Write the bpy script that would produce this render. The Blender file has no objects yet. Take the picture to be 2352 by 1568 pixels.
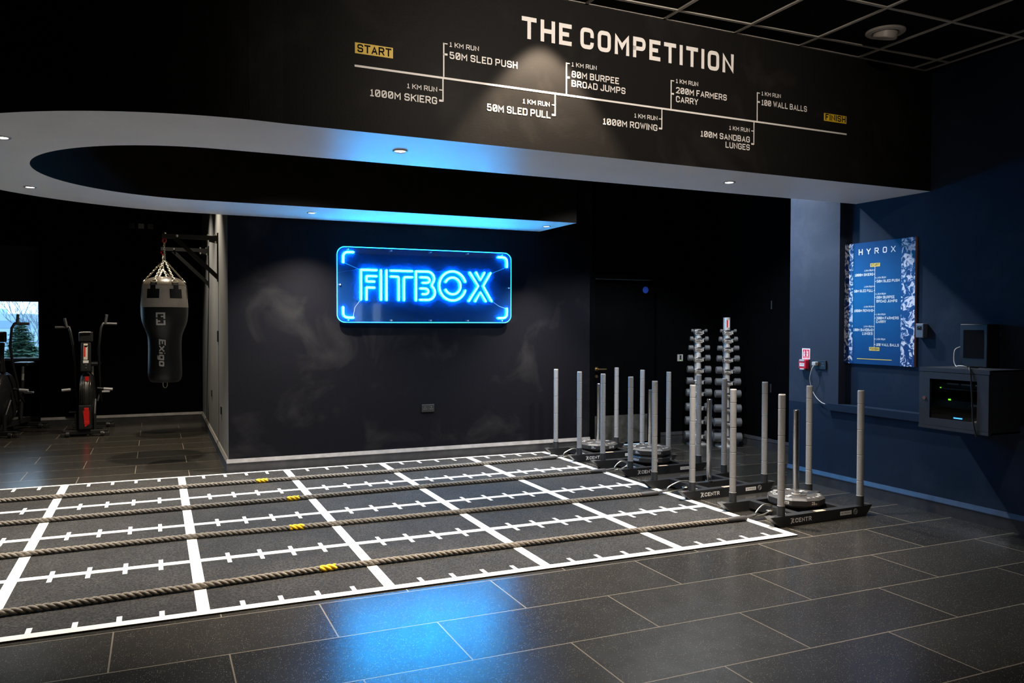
import bpy, bmesh, math, random
from mathutils import Vector, Matrix
random.seed(7)
PI = math.pi
C = bpy.context.scene.collection
SC = bpy.context.scene

# ------------------------------------------------------------------ camera
cam_d = bpy.data.cameras.new('camera'); cam = bpy.data.objects.new('camera', cam_d); C.objects.link(cam)
pitch, yaw, roll = -0.0218, 0.4159, 0.0020
fw = Vector((math.sin(yaw)*math.cos(pitch), math.cos(yaw)*math.cos(pitch), math.sin(pitch)))
rt = Vector((math.cos(yaw), -math.sin(yaw), 0)); up = rt.cross(fw)
r2 = rt*math.cos(roll)+up*math.sin(roll); u2 = -rt*math.sin(roll)+up*math.cos(roll)
cam.matrix_world = Matrix(((r2.x, u2.x, -fw.x, -4.2202), (r2.y, u2.y, -fw.y, -4.4659), (r2.z, u2.z, -fw.z, 1.5165), (0, 0, 0, 1)))
cam_d.sensor_width = 36; cam_d.lens = 1853.4253/2352*36; cam_d.clip_start = 0.05; cam_d.clip_end = 300
SC.camera = cam

# ------------------------------------------------------------------ world, view
w = bpy.data.worlds.new('world'); SC.world = w; w.use_nodes = True
bg = w.node_tree.nodes['Background']; bg.inputs[0].default_value = (0.56, 0.77, 0.97, 1); bg.inputs[1].default_value = 3.2
SC.view_settings.view_transform = 'Standard'; SC.view_settings.look = 'None'
SC.view_settings.exposure = 0.0; SC.view_settings.gamma = 1.0; SC.view_settings.use_curve_mapping = False
SC.cycles.use_denoising = True
SC.cycles.sample_clamp_indirect = 6.0
SC.cycles.max_bounces = 8; SC.cycles.diffuse_bounces = 5; SC.cycles.transparent_max_bounces = 12

# ------------------------------------------------------------------ lamps
def spot(name, loc, power, col, angle, blend=0.5, size=0.05, target=None):
    d = bpy.data.lights.new(name, 'SPOT'); d.energy = power; d.color = col; d.spot_size = math.radians(angle); d.spot_blend = blend
    d.shadow_soft_size = size
    o = bpy.data.objects.new(name, d); C.objects.link(o); o.location = loc
    if target: o.rotation_euler = (Vector(target)-Vector(loc)).to_track_quat('-Z', 'Y').to_euler()
    return o
WARM = (1.0, 0.86, 0.68); NEUT = (1.0, 0.90, 0.76); COOL = (0.86, 0.93, 1.0)
SOFFIT_Z = 2.61; CEIL_Z = 3.58
SOFFIT_LIGHTS = [(-5.04, 1.122), (-5.136, 3.061), (-2.797, 0.514), (-2.803, 3.638), (-0.216, 3.655), (-0.176, 0.561)]
for x, y in SOFFIT_LIGHTS:
    spot('soffit_lamp', (x, y, SOFFIT_Z-0.012), 640, NEUT, 112 if (x < -2 and y > 3) else 80, 1.0, 0.03)
for x, y, p in ((0.25, 2.1, 300), (0.95, 2.1, 330), (-3.0, 1.95, 260)):            # ceiling lamps over the opening of the soffit ring
    spot('ceiling_lamp', (x, y, CEIL_Z-0.03), p, COOL, 114, 0.3, 0.035)
spot('wall_washer_lamp', (-1.97, -0.11, CEIL_Z-0.05), 420, (1.0, 0.80, 0.60), 76, 0.4, 0.03, (-1.97, -.02, 2.4))
spot('title_fill', (-1.7, -2.5, CEIL_Z-0.05), 330, (1.0, 0.88, 0.76), 104, 1.0, 0.05, (-1.5, 0.15, 2.95))  # fill light added to brighten the fascia lettering
spot('bag_lamp', (-4.05, 5.45, CEIL_Z-0.03), 420, (1.0, 0.86, 0.64), 90, 0.7, 0.03)
spot('bag_lamp', (-4.25, 6.9, CEIL_Z-0.03), 330, (1.0, 0.88, 0.70), 100, 0.7, 0.03)
spot('gym_lamp', (-3.1, -2.0, CEIL_Z-0.03), 110, WARM, 125, 0.8, 0.06)
spot('gym_lamp', (-0.9, -1.7, CEIL_Z-0.03), 100, WARM, 125, 0.8, 0.06)

# ------------------------------------------------------------------ materials
def nm(name):
    m = bpy.data.materials.new(name); m.use_nodes = True
    nt = m.node_tree; return m, nt, nt.nodes['Principled BSDF']
def mat(name, col, rough=0.5, metal=0.0, spec=0.5, emit=None, es=0.0, noise=0.0, nscale=8.0, bump=0.0, bscale=200.0, coat=0.0):
    m, nt, b = nm(name)
    b.inputs['Base Color'].default_value = (*col, 1); b.inputs['Roughness'].default_value = rough
    b.inputs['Metallic'].default_value = metal; b.inputs['Specular IOR Level'].default_value = spec
    b.inputs['Coat Weight'].default_value = coat
    if emit: b.inputs['Emission Color'].default_value = (*emit, 1); b.inputs['Emission Strength'].default_value = es
    tc = nt.nodes.new('ShaderNodeTexCoord')
    if noise:
        n = nt.nodes.new('ShaderNodeTexNoise'); n.inputs['Scale'].default_value = nscale; n.inputs['Detail'].default_value = 6
        nt.links.new(tc.outputs['Object'], n.inputs['Vector'])
        r = nt.nodes.new('ShaderNodeValToRGB')
        r.color_ramp.elements[0].position = 0.3; r.color_ramp.elements[1].position = 0.75
        r.color_ramp.elements[0].color = (*[max(0, c*(1-noise)) for c in col], 1); r.color_ramp.elements[1].color = (*[min(1, c*(1+noise)) for c in col], 1)
        nt.links.new(n.outputs['Fac'], r.inputs[0]); nt.links.new(r.outputs[0], b.inputs['Base Color'])
    if bump:
        n2 = nt.nodes.new('ShaderNodeTexNoise'); n2.inputs['Scale'].default_value = bscale; n2.inputs['Detail'].default_value = 3
        nt.links.new(tc.outputs['Object'], n2.inputs['Vector'])
        bp = nt.nodes.new('ShaderNodeBump'); bp.inputs['Strength'].default_value = bump; bp.inputs['Distance'].default_value = 0.01
        nt.links.new(n2.outputs['Fac'], bp.inputs['Height']); nt.links.new(bp.outputs['Normal'], b.inputs['Normal'])
    return m

def tile_material():
    m, nt, b = nm('slate_tile')
    N = nt.nodes.new; L = nt.links.new
    g = N('ShaderNodeNewGeometry'); mp = N('ShaderNodeMapping'); mp.inputs['Location'].default_value = (-0.58, 0.08, 0)
    L(g.outputs['Position'], mp.inputs['Vector'])
    br = N('ShaderNodeTexBrick'); br.inputs['Scale'].default_value = 1; br.inputs['Brick Width'].default_value = 1.0; br.inputs['Row Height'].default_value = 0.507
    br.inputs['Mortar Size'].default_value = 0.0035; br.inputs['Mortar Smooth'].default_value = 0.0; br.offset = 0.5
    br.inputs['Color1'].default_value = (0.019, 0.0175, 0.0155, 1); br.inputs['Color2'].default_value = (0.033, 0.030, 0.026, 1); br.inputs['Mortar'].default_value = (0.21, 0.18, 0.14, 1)
    L(mp.outputs[0], br.inputs['Vector'])
    n = N('ShaderNodeTexNoise'); n.inputs['Scale'].default_value = 7; n.inputs['Detail'].default_value = 8; n.inputs['Roughness'].default_value = 0.7
    L(g.outputs['Position'], n.inputs['Vector'])
    mx = N('ShaderNodeMix'); mx.data_type = 'RGBA'; mx.blend_type = 'MULTIPLY'; mx.inputs[0].default_value = 0.6
    rr = N('ShaderNodeValToRGB'); rr.color_ramp.elements[0].color = (0.55, 0.55, 0.55, 1); rr.color_ramp.elements[1].color = (1.35, 1.35, 1.35, 1)
    L(n.outputs['Fac'], rr.inputs[0]); L(br.outputs['Color'], mx.inputs[6]); L(rr.outputs[0], mx.inputs[7])
    v = N('ShaderNodeTexVoronoi'); v.inputs['Scale'].default_value = 135; v.inputs['Randomness'].default_value = 1
    L(g.outputs['Position'], v.inputs['Vector'])
    # random per cell: only some cells carry a pale speck
    sx = N('ShaderNodeSeparateColor'); L(v.outputs['Color'], sx.inputs[0])
    lt = N('ShaderNodeMath'); lt.operation = 'LESS_THAN'; lt.inputs[1].default_value = 0.24; L(v.outputs['Distance'], lt.inputs[0])
    gt = N('ShaderNodeMath'); gt.operation = 'GREATER_THAN'; gt.inputs[1].default_value = 0.66; L(sx.outputs[0], gt.inputs[0])
    mu = N('ShaderNodeMath'); mu.operation = 'MULTIPLY'; L(lt.outputs[0], mu.inputs[0]); L(gt.outputs[0], mu.inputs[1])
    mx2 = N('ShaderNodeMix'); mx2.data_type = 'RGBA'; mx2.inputs[7].default_value = (0.17, 0.155, 0.12, 1)
    L(mu.outputs[0], mx2.inputs[0]); L(mx.outputs[2], mx2.inputs[6]); L(mx2.outputs[2], b.inputs['Base Color'])
    b.inputs['Roughness'].default_value = 0.33; b.inputs['Specular IOR Level'].default_value = 0.55
    rg = N('ShaderNodeMapRange'); rg.inputs[3].default_value = 0.20; rg.inputs[4].default_value = 0.28
    L(n.outputs['Fac'], rg.inputs[0]); L(rg.outputs[0], b.inputs['Roughness'])
    n2 = N('ShaderNodeTexNoise'); n2.inputs['Scale'].default_value = 120; n2.inputs['Detail'].default_value = 4; L(g.outputs['Position'], n2.inputs['Vector'])
    ad = N('ShaderNodeMath'); ad.operation = 'SUBTRACT'; L(n2.outputs['Fac'], ad.inputs[0]); L(br.outputs['Fac'], ad.inputs[1])
    bp = N('ShaderNodeBump'); bp.inputs['Strength'].default_value = 0.05; bp.inputs['Distance'].default_value = 0.002
    L(ad.outputs[0], bp.inputs['Height']); L(bp.outputs['Normal'], b.inputs['Normal'])
    return m
def turf_material():
    m, nt, b = nm('turf_black')
    N = nt.nodes.new; L = nt.links.new
    g = N('ShaderNodeNewGeometry')
    n = N('ShaderNodeTexNoise'); n.inputs['Scale'].default_value = 85; n.inputs['Detail'].default_value = 6; n.inputs['Roughness'].default_value = 0.8; L(g.outputs['Position'], n.inputs['Vector'])
    r = N('ShaderNodeValToRGB'); r.color_ramp.elements[0].position = 0.42; r.color_ramp.elements[1].position = 0.70
    r.color_ramp.elements[0].color = (0.003, 0.003, 0.003, 1); r.color_ramp.elements[1].color = (0.085, 0.078, 0.070, 1)
    L(n.outputs['Fac'], r.inputs[0])
    nb = N('ShaderNodeTexNoise'); nb.inputs['Scale'].default_value = 3; nb.inputs['Detail'].default_value = 3; L(g.outputs['Position'], nb.inputs['Vector'])
    rb = N('ShaderNodeMapRange'); rb.inputs[1].default_value = 0.3; rb.inputs[2].default_value = 0.7; rb.inputs[3].default_value = 0.75; rb.inputs[4].default_value = 1.2; L(nb.outputs['Fac'], rb.inputs[0])
    mx = N('ShaderNodeMix'); mx.data_type = 'RGBA'; mx.blend_type = 'MULTIPLY'; mx.inputs[0].default_value = 1; L(r.outputs[0], mx.inputs[6]); L(rb.outputs[0], mx.inputs[7])
    L(mx.outputs[2], b.inputs['Base Color']); b.inputs['Roughness'].default_value = 0.8; b.inputs['Specular IOR Level'].default_value = 0.3
    bp = N('ShaderNodeBump'); bp.inputs['Strength'].default_value = 0.9; bp.inputs['Distance'].default_value = 0.008
    L(n.outputs['Fac'], bp.inputs['Height']); L(bp.outputs['Normal'], b.inputs['Normal'])
    return m
def wall_paint(name, col, scuff=(0.05, 0.047, 0.042), amount=0.5, rough=0.5, spec=0.08):
    m, nt, b = nm(name)
    N = nt.nodes.new; L = nt.links.new
    g = N('ShaderNodeNewGeometry')
    n = N('ShaderNodeTexNoise'); n.inputs['Scale'].default_value = 1.7; n.inputs['Detail'].default_value = 9; n.inputs['Roughness'].default_value = 0.62; n.inputs['Distortion'].default_value = 0.6
    L(g.outputs['Position'], n.inputs['Vector'])
    r = N('ShaderNodeValToRGB'); r.color_ramp.elements[0].position = 0.52; r.color_ramp.elements[1].position = 0.78
    r.color_ramp.elements[0].color = (*col, 1); r.color_ramp.elements[1].color = (*[c+(s-c)*amount for c, s in zip(col, scuff)], 1)
    L(n.outputs['Fac'], r.inputs[0]); L(r.outputs[0], b.inputs['Base Color'])
    b.inputs['Roughness'].default_value = rough; b.inputs['Specular IOR Level'].default_value = spec
    n2 = N('ShaderNodeTexNoise'); n2.inputs['Scale'].default_value = 90; n2.inputs['Detail'].default_value = 2; L(g.outputs['Position'], n2.inputs['Vector'])
    bp = N('ShaderNodeBump'); bp.inputs['Strength'].default_value = 0.12; bp.inputs['Distance'].default_value = 0.004
    L(n2.outputs['Fac'], bp.inputs['Height']); L(bp.outputs['Normal'], b.inputs['Normal'])
    return m
def photo_material():
    m, nt, b = nm('poster_photos')
    N = nt.nodes.new; L = nt.links.new
    tc = N('ShaderNodeTexCoord')
    n = N('ShaderNodeTexNoise'); n.inputs['Scale'].default_value = 17; n.inputs['Detail'].default_value = 4; n.inputs['Roughness'].default_value = 0.55; n.inputs['Distortion'].default_value = 1.8
    L(tc.outputs['Object'], n.inputs['Vector'])
    r = N('ShaderNodeValToRGB'); r.color_ramp.interpolation = 'LINEAR'
    e = r.color_ramp.elements; e[0].position = 0.46; e[0].color = (0.006, 0.03, 0.16, 1); e[1].position = 0.56; e[1].color = (0.72, 0.74, 0.86, 1)
    e2 = e.new(0.50); e2.color = (0.12, 0.2, 0.42, 1)
    L(n.outputs['Fac'], r.inputs[0]); L(r.outputs[0], b.inputs['Base Color']); b.inputs['Roughness'].default_value = 0.35
    return m
def acrylic():
    m = bpy.data.materials.new('glow_tinted_acrylic'); m.use_nodes = True; nt = m.node_tree; nt.nodes.clear()
    N = nt.nodes.new; L = nt.links.new
    out = N('ShaderNodeOutputMaterial'); tr = N('ShaderNodeBsdfTransparent'); tr.inputs[0].default_value = (0.9, 0.95, 1, 1)
    gl = N('ShaderNodeBsdfGlossy'); gl.inputs['Roughness'].default_value = 0.04
    df = N('ShaderNodeBsdfDiffuse'); df.inputs[0].default_value = (0.03, 0.2, 0.75, 1)  # blue scatter in the clear panel stands in for the neon glow
    fr = N('ShaderNodeFresnel'); fr.inputs[0].default_value = 1.45
    a = N('ShaderNodeMixShader'); a.inputs[0].default_value = 0.10; L(tr.outputs[0], a.inputs[1]); L(df.outputs[0], a.inputs[2])
    c = N('ShaderNodeMixShader'); L(fr.outputs[0], c.inputs[0]); L(a.outputs[0], c.inputs[1]); L(gl.outputs[0], c.inputs[2])
    L(c.outputs[0], out.inputs[0]); return m
def glass(name, tint=(0.9, 0.95, 1)):
    m = bpy.data.materials.new(name); m.use_nodes = True; nt = m.node_tree; nt.nodes.clear()
    N = nt.nodes.new; L = nt.links.new
    out = N('ShaderNodeOutputMaterial'); tr = N('ShaderNodeBsdfTransparent'); tr.inputs[0].default_value = (*tint, 1)
    gl = N('ShaderNodeBsdfGlossy'); gl.inputs['Roughness'].default_value = 0.02
    fr = N('ShaderNodeFresnel'); fr.inputs[0].default_value = 1.5
    c = N('ShaderNodeMixShader'); L(fr.outputs[0], c.inputs[0]); L(tr.outputs[0], c.inputs[1]); L(gl.outputs[0], c.inputs[2])
    L(c.outputs[0], out.inputs[0]); return m

M = dict(
    tile=tile_material(), turf=turf_material(),
    line=mat('turf_line', (0.80, 0.78, 0.74), 0.8, spec=0.2, noise=0.06, nscale=40, bump=0.5, bscale=250),
    black=wall_paint('wall_black', (0.0055, 0.0055, 0.0078), (0.036, 0.034, 0.034), 0.5, 0.6, 0.05),
    fascia=wall_paint('fascia_black', (0.0095, 0.0089, 0.0084), (0.030, 0.027, 0.024), 0.6, 0.5, 0.05),
    hall=wall_paint('wall_hall', (0.0013, 0.0014, 0.0018), (0.003, 0.003, 0.003), 0.5, 0.8, 0.015),
    navy=wall_paint('wall_navy', (0.013, 0.023, 0.044), (0.06, 0.075, 0.11), 0.35, 0.55),
    pier=wall_paint('pier_paint', (0.030, 0.040, 0.062), (0.09, 0.10, 0.13), 0.35, 0.55, 0.12), ring=wall_paint('ring_black', (0.014, 0.0115, 0.0092), (0.030, 0.024, 0.019), 0.5, 0.7, 0.04),
    grey=wall_paint('wall_grey', (0.15, 0.155, 0.165), (0.24, 0.23, 0.21), 0.5, 0.5),
    white=mat('soffit_white', (0.90, 0.88, 0.86), 0.38, spec=0.5, noise=0.03, nscale=3, bump=0.05, bscale=60),
    ctile=mat('ceiling_tile_black', (0.0025, 0.0025, 0.0025), 0.95, spec=0.1, noise=0.2, nscale=30),
    tbar=mat('ceiling_bar_grey', (0.38, 0.35, 0.31), 0.5),
    skirt=mat('skirting_paint', (0.035, 0.034, 0.036), 0.4, noise=0.3, nscale=12),
    skirt_lit_edge=mat('skirting_lit_edge', (0.20, 0.19, 0.185), 0.4, noise=0.2, nscale=15),  # lighter top strip: light on the upward bevel painted into the colour
    skirt_navy=mat('skirting_navy', (0.035, 0.052, 0.095), 0.4, noise=0.2, nscale=12),  # bluish; as right-wall top strip its lighter tone is painted light
    vinyl=mat('vinyl_white', (0.78, 0.74, 0.70), 0.5), vinyl_y=mat('vinyl_yellow', (0.72, 0.47, 0.02), 0.5), vinyl_k=mat('vinyl_black', (0.006, 0.0055, 0.005), 0.6, spec=0.08),
    rope=mat('rope_fibre', (0.20, 0.175, 0.145), 0.85, noise=0.35, nscale=60, bump=0.5, bscale=350),
    tape_y=mat('tape_yellow', (0.85, 0.52, 0.01), 0.55), sleeve=mat('rope_sleeve', (0.045, 0.042, 0.042), 0.55, bump=0.3, bscale=180),
    steel=mat('black_powder_steel', (0.014, 0.014, 0.015), 0.42, spec=0.5, bump=0.06, bscale=500),
    bracket=mat('bracket_black', (0.006, 0.006, 0.006), 0.5, spec=0.15), steel_worn=mat('worn_runner_steel', (0.07, 0.066, 0.06), 0.45, metal=0.3, noise=0.5, nscale=30),
    socket=mat('post_socket', (0.02, 0.021, 0.024), 0.5),
    grip=mat('grip_grey', (0.24, 0.235, 0.235), 0.62, noise=0.08, nscale=60, bump=0.12, bscale=300),
    chrome=mat('chrome', (0.86, 0.84, 0.82), 0.17, metal=1.0), chrome_soft=mat('satin_steel', (0.82, 0.78, 0.74), 0.36, metal=0.6),
    zinc=mat('zinc_chain', (0.75, 0.70, 0.58), 0.3, metal=1.0), red_ring=mat('red_swivel', (0.35, 0.006, 0.01), 0.3),
    rubber=mat('rubber_black', (0.022, 0.021, 0.021), 0.5, bump=0.08, bscale=300), rubber_top=mat('rubber_plate', (0.042, 0.038, 0.035), 0.5, bump=0.1, bscale=260),
    urethane=mat('urethane_grey', (0.10, 0.099, 0.10), 0.42),
    label_w=mat('label_white', (0.75, 0.72, 0.70), 0.4), label_r=mat('label_red', (0.6, 0.02, 0.02), 0.4), label_y=mat('label_gold', (0.62, 0.42, 0.30), 0.4), label_g=mat('label_grey', (0.3, 0.29, 0.28), 0.4),
    leather_w=mat('bag_white', (0.62, 0.56, 0.50), 0.42, noise=0.08, nscale=10, bump=0.1, bscale=120), leather_k=mat('bag_black', (0.009, 0.010, 0.012), 0.36, bump=0.15, bscale=160),
    leather_cap=mat('bag_cap', (0.05, 0.043, 0.036), 0.28, bump=0.3, bscale=25),
    plastic=mat('plastic_black', (0.014, 0.014, 0.015), 0.4), plastic_g=mat('plastic_grey', (0.45, 0.45, 0.46), 0.4),
    cab=mat('cabinet_charcoal', (0.024, 0.028, 0.038), 0.45, noise=0.08, nscale=20), cab_in=mat('cabinet_inside', (0.05, 0.06, 0.075), 0.5),
    glass=glass('clear_glass'), smoke=glass('smoked_glass', (0.75, 0.85, 0.95)), acrylic=acrylic(),
    screen=mat('dark_screen', (0.01, 0.011, 0.013), 0.06, coat=0.5), poster=mat('poster_blue', (0.004, 0.033, 0.15), 0.35), photos=photo_material(),
    poster_w=mat('poster_white', (0.85, 0.86, 0.92), 0.35), poster_y=mat('poster_yellow', (0.85, 0.62, 0.10), 0.35), poster_e=mat('poster_edge', (0.4, 0.18, 0.14), 0.5),
    sign_r=mat('sign_red', (0.75, 0.02, 0.05), 0.3), sign_w=mat('sign_white', (0.85, 0.83, 0.84), 0.35),
    neon=mat('neon_tube', (0.02, 0.1, 0.2), 0.4, emit=(0.007, 0.39, 1.0), es=95.0), neon_edge=mat('lit_acrylic_edge', (0.1, 0.3, 0.6), 0.3, emit=(0.008, 0.34, 1.0), es=14.0),
    lens=mat('downlight_lens', (0.9, 0.9, 0.9), 0.3, emit=(1.0, 0.95, 1.0), es=9.0), trim_c=mat('downlight_trim', (0.55, 0.54, 0.53), 0.3, metal=0.8),
    lens_off=mat('lamp_glass_off', (0.25, 0.25, 0.28), 0.15, metal=0.5), bezel=mat('lamp_bezel', (0.34, 0.31, 0.28), 0.45),
    led_g=mat('led_green', (0.1, 0.5, 0.05), 0.4, emit=(0.3, 1, 0.02), es=1.6), led_b=mat('led_blue', (0.1, 0.3, 0.6), 0.4, emit=(0.12, 0.55, 1.0), es=2.2),
    brass=mat('brass_lever', (0.75, 0.55, 0.28), 0.3, metal=1.0), dot=mat('dot_blue', (0.03, 0.1, 0.6), 0.4), kick=mat('kick_plate', (0.12, 0.115, 0.105), 0.42, metal=0.6, noise=0.5, nscale=9),
    frame_w=mat('window_frame', (0.10, 0.13, 0.18), 0.4), blind=mat('blind_cloth', (0.012, 0.014, 0.02), 0.8), sill=mat('sill_paint', (0.25, 0.3, 0.36), 0.4),
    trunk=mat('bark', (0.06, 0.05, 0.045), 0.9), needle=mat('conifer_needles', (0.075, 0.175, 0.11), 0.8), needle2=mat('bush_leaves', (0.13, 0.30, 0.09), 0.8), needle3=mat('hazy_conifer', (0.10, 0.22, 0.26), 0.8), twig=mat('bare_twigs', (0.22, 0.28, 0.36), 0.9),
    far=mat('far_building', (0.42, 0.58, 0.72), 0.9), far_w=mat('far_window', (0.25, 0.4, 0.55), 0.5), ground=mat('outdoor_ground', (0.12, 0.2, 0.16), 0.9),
    fan=mat('fan_cage', (0.12, 0.11, 0.10), 0.25, metal=0.9), red=mat('decal_red', (0.7, 0.015, 0.012), 0.4), multi=mat('decal_cream', (0.7, 0.62, 0.5), 0.4), wire_w=mat('cable_white', (0.6, 0.58, 0.55), 0.5),
    reader=mat('reader_face', (0.10, 0.12, 0.16), 0.4),
)

# ------------------------------------------------------------------ mesh builder
class MB:
    def __init__(s): s.v = []; s.f = []; s.m = []; s.sm = []; s.mats = []
    def mi(s, m):
        if m not in s.mats: s.mats.append(m)
        return s.mats.index(m)
    def add(s, vs, fs, m, smooth=False):
        b = len(s.v); s.v += [tuple(v) for v in vs]; i = s.mi(m)
        for f in fs: s.f.append(tuple(b+k for k in f)); s.m.append(i); s.sm.append(smooth)
    def box(s, a, b, m, T=None):
        (x0, y0, z0), (x1, y1, z1) = a, b
        x0, x1 = sorted((x0, x1)); y0, y1 = sorted((y0, y1)); z0, z1 = sorted((z0, z1))
        vs = [(x0, y0, z0), (x1, y0, z0), (x1, y1, z0), (x0, y1, z0), (x0, y0, z1), (x1, y0, z1), (x1, y1, z1), (x0, y1, z1)]
        if T is not None: vs = [T @ Vector(v) for v in vs]
        s.add(vs, [(0, 3, 2, 1), (4, 5, 6, 7), (0, 1, 5, 4), (1, 2, 6, 5), (2, 3, 7, 6), (3, 0, 4, 7)], m)
    def rbox(s, a, b, m, r=0.01, T=None):      # box with chamfered edges
        bm = bmesh.new(); bmesh.ops.create_cube(bm, size=1)
        for v in bm.verts: v.co = Vector([(a[k]+b[k])/2+v.co[k]*abs(b[k]-a[k]) for k in range(3)])
        bmesh.ops.bevel(bm, geom=bm.edges[:], offset=r, segments=2, affect='EDGES', profile=0.5)
        vs = [T @ v.co if T is not None else v.co.copy() for v in bm.verts]; bm.verts.index_update()
        s.add(vs, [[v.index for v in f.verts] for f in bm.faces], m); bm.free()
    def lathe(s, prof, m, seg=32, c=(0, 0, 0), T=None, smooth=True, a0=0.0, a1=2*PI, sharp=True):
        if sharp and len(prof) > 2:
            for p, q in zip(prof, prof[1:]):
                if max(p[0], q[0]) > 1e-6: s.lathe([p, q], m, seg, c, T, smooth, a0, a1, False)
            return
        full = abs(a1-a0-2*PI) < 1e-6; n = seg if full else seg+1; vs = []
        for r, z in prof:
            for k in range(n):
                a = a0+(a1-a0)*k/seg; p = Vector((c[0]+r*math.cos(a), c[1]+r*math.sin(a), c[2]+z)); vs.append(T @ p if T is not None else p)
        fs = []
        for i in range(len(prof)-1):
            for k in range(seg):
                k2 = (k+1) % n; fs.append((i*n+k, i*n+k2, (i+1)*n+k2, (i+1)*n+k))
        s.add(vs, fs, m, smooth)
    def tube(s, pts, r, m, seg=8, closed=False, cap=True, rads=None):
        pts = [Vector(p) for p in pts]; n = len(pts); rings = []; prev = None
        for i, p in enumerate(pts):
            if closed: t = (pts[(i+1) % n]-pts[i-1])
            else: t = pts[min(i+1, n-1)]-pts[max(i-1, 0)]
            t.normalize()
            if prev is None:
                a = Vector((0, 0, 1)) if abs(t.z) < 0.9 else Vector((1, 0, 0)); nn = (a-t*a.dot(t)).normalized()
            else: nn = (prev-t*prev.dot(t)); nn = nn.normalized() if nn.length > 1e-6 else t.orthogonal().normalized()
            prev = nn; bb = t.cross(nn); rr = rads[i] if rads else r
            rings.append([p+nn*rr*math.cos(2*PI*k/seg)+bb*rr*math.sin(2*PI*k/seg) for k in range(seg)])
        vs = [v for R in rings for v in R]; fs = []
        for i in range(n if closed else n-1):
            j = (i+1) % n
            for k in range(seg): k2 = (k+1) % seg; fs.append((i*seg+k, i*seg+k2, j*seg+k2, j*seg+k))
        s.add(vs, fs, m, True)
        if cap and not closed: s.add(rings[0], [tuple(range(seg-1, -1, -1))], m); s.add(rings[-1], [tuple(range(seg))], m)
    def cyl(s, p, q, r, m, seg=20, r2=None): s.tube([p, q], r, m, seg, rads=[r, r2 if r2 is not None else r])
    def prism(s, poly, axis_dir, m, T=None):   # closed polygon (3D, planar) extruded along a vector
        n = len(poly); d = Vector(axis_dir); vs = [Vector(p) for p in poly]+[Vector(p)+d for p in poly]
        if T is not None: vs = [T @ v for v in vs]
        s.add(vs, [tuple(range(n-1, -1, -1)), tuple(range(n, 2*n))]+[(k, (k+1) % n, n+(k+1) % n, n+k) for k in range(n)], m)
    def build(s, name, parent=None, loc=None, rot=None):
        me = bpy.data.meshes.new(name); me.from_pydata(s.v, [], s.f)
        for m in s.mats: me.materials.append(m)
        me.polygons.foreach_set('material_index', s.m); me.polygons.foreach_set('use_smooth', s.sm); me.update()
        o = bpy.data.objects.new(name, me); C.objects.link(o)
        if loc: o.location = loc
        if rot: o.rotation_euler = rot
        if parent: o.parent = parent
        return o
def tag(o, label, cat, group=None, kind=None):
    o['label'] = label; o['category'] = cat
    if group: o['group'] = group
    if kind: o['kind'] = kind
    return o
def thing(name, loc, label, cat, rotz=0.0, group=None):
    o = bpy.data.objects.new(name, None); C.objects.link(o); o.location = loc; o.rotation_euler = (0, 0, rotz); o.empty_display_size = 0.1
    return tag(o, label, cat, group)
def struct(mb, name, parent=None):
    o = mb.build(name, parent)
    if not parent: o['kind'] = 'structure'
    return o
def dup(root, loc, rotz, label):
    r = root.copy(); C.objects.link(r); r.location = loc; r.rotation_euler = (0, 0, rotz); r['label'] = label
    for ch in list(root.children):
        c = ch.copy(); C.objects.link(c); c.parent = r
        for g in ch.children:
            d = g.copy(); C.objects.link(d); d.parent = c
    return r

def curve(pts, n=6, closed=False):
    P = [Vector(p) for p in pts]; N = len(P); out = []
    for i in range(N if closed else N-1):
        g = (lambda k: P[k % N]) if closed else (lambda k: P[min(max(k, 0), N-1)])
        a, b, c, d = g(i-1), g(i), g(i+1), g(i+2)
        for k in range(n):
            t = k/n; out.append(.5*((2*b)+(c-a)*t+(2*a-5*b+4*c-d)*t*t+(3*b-3*c+d-a)*t*t*t))
    if not closed: out.append(P[-1])
    return out
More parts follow.
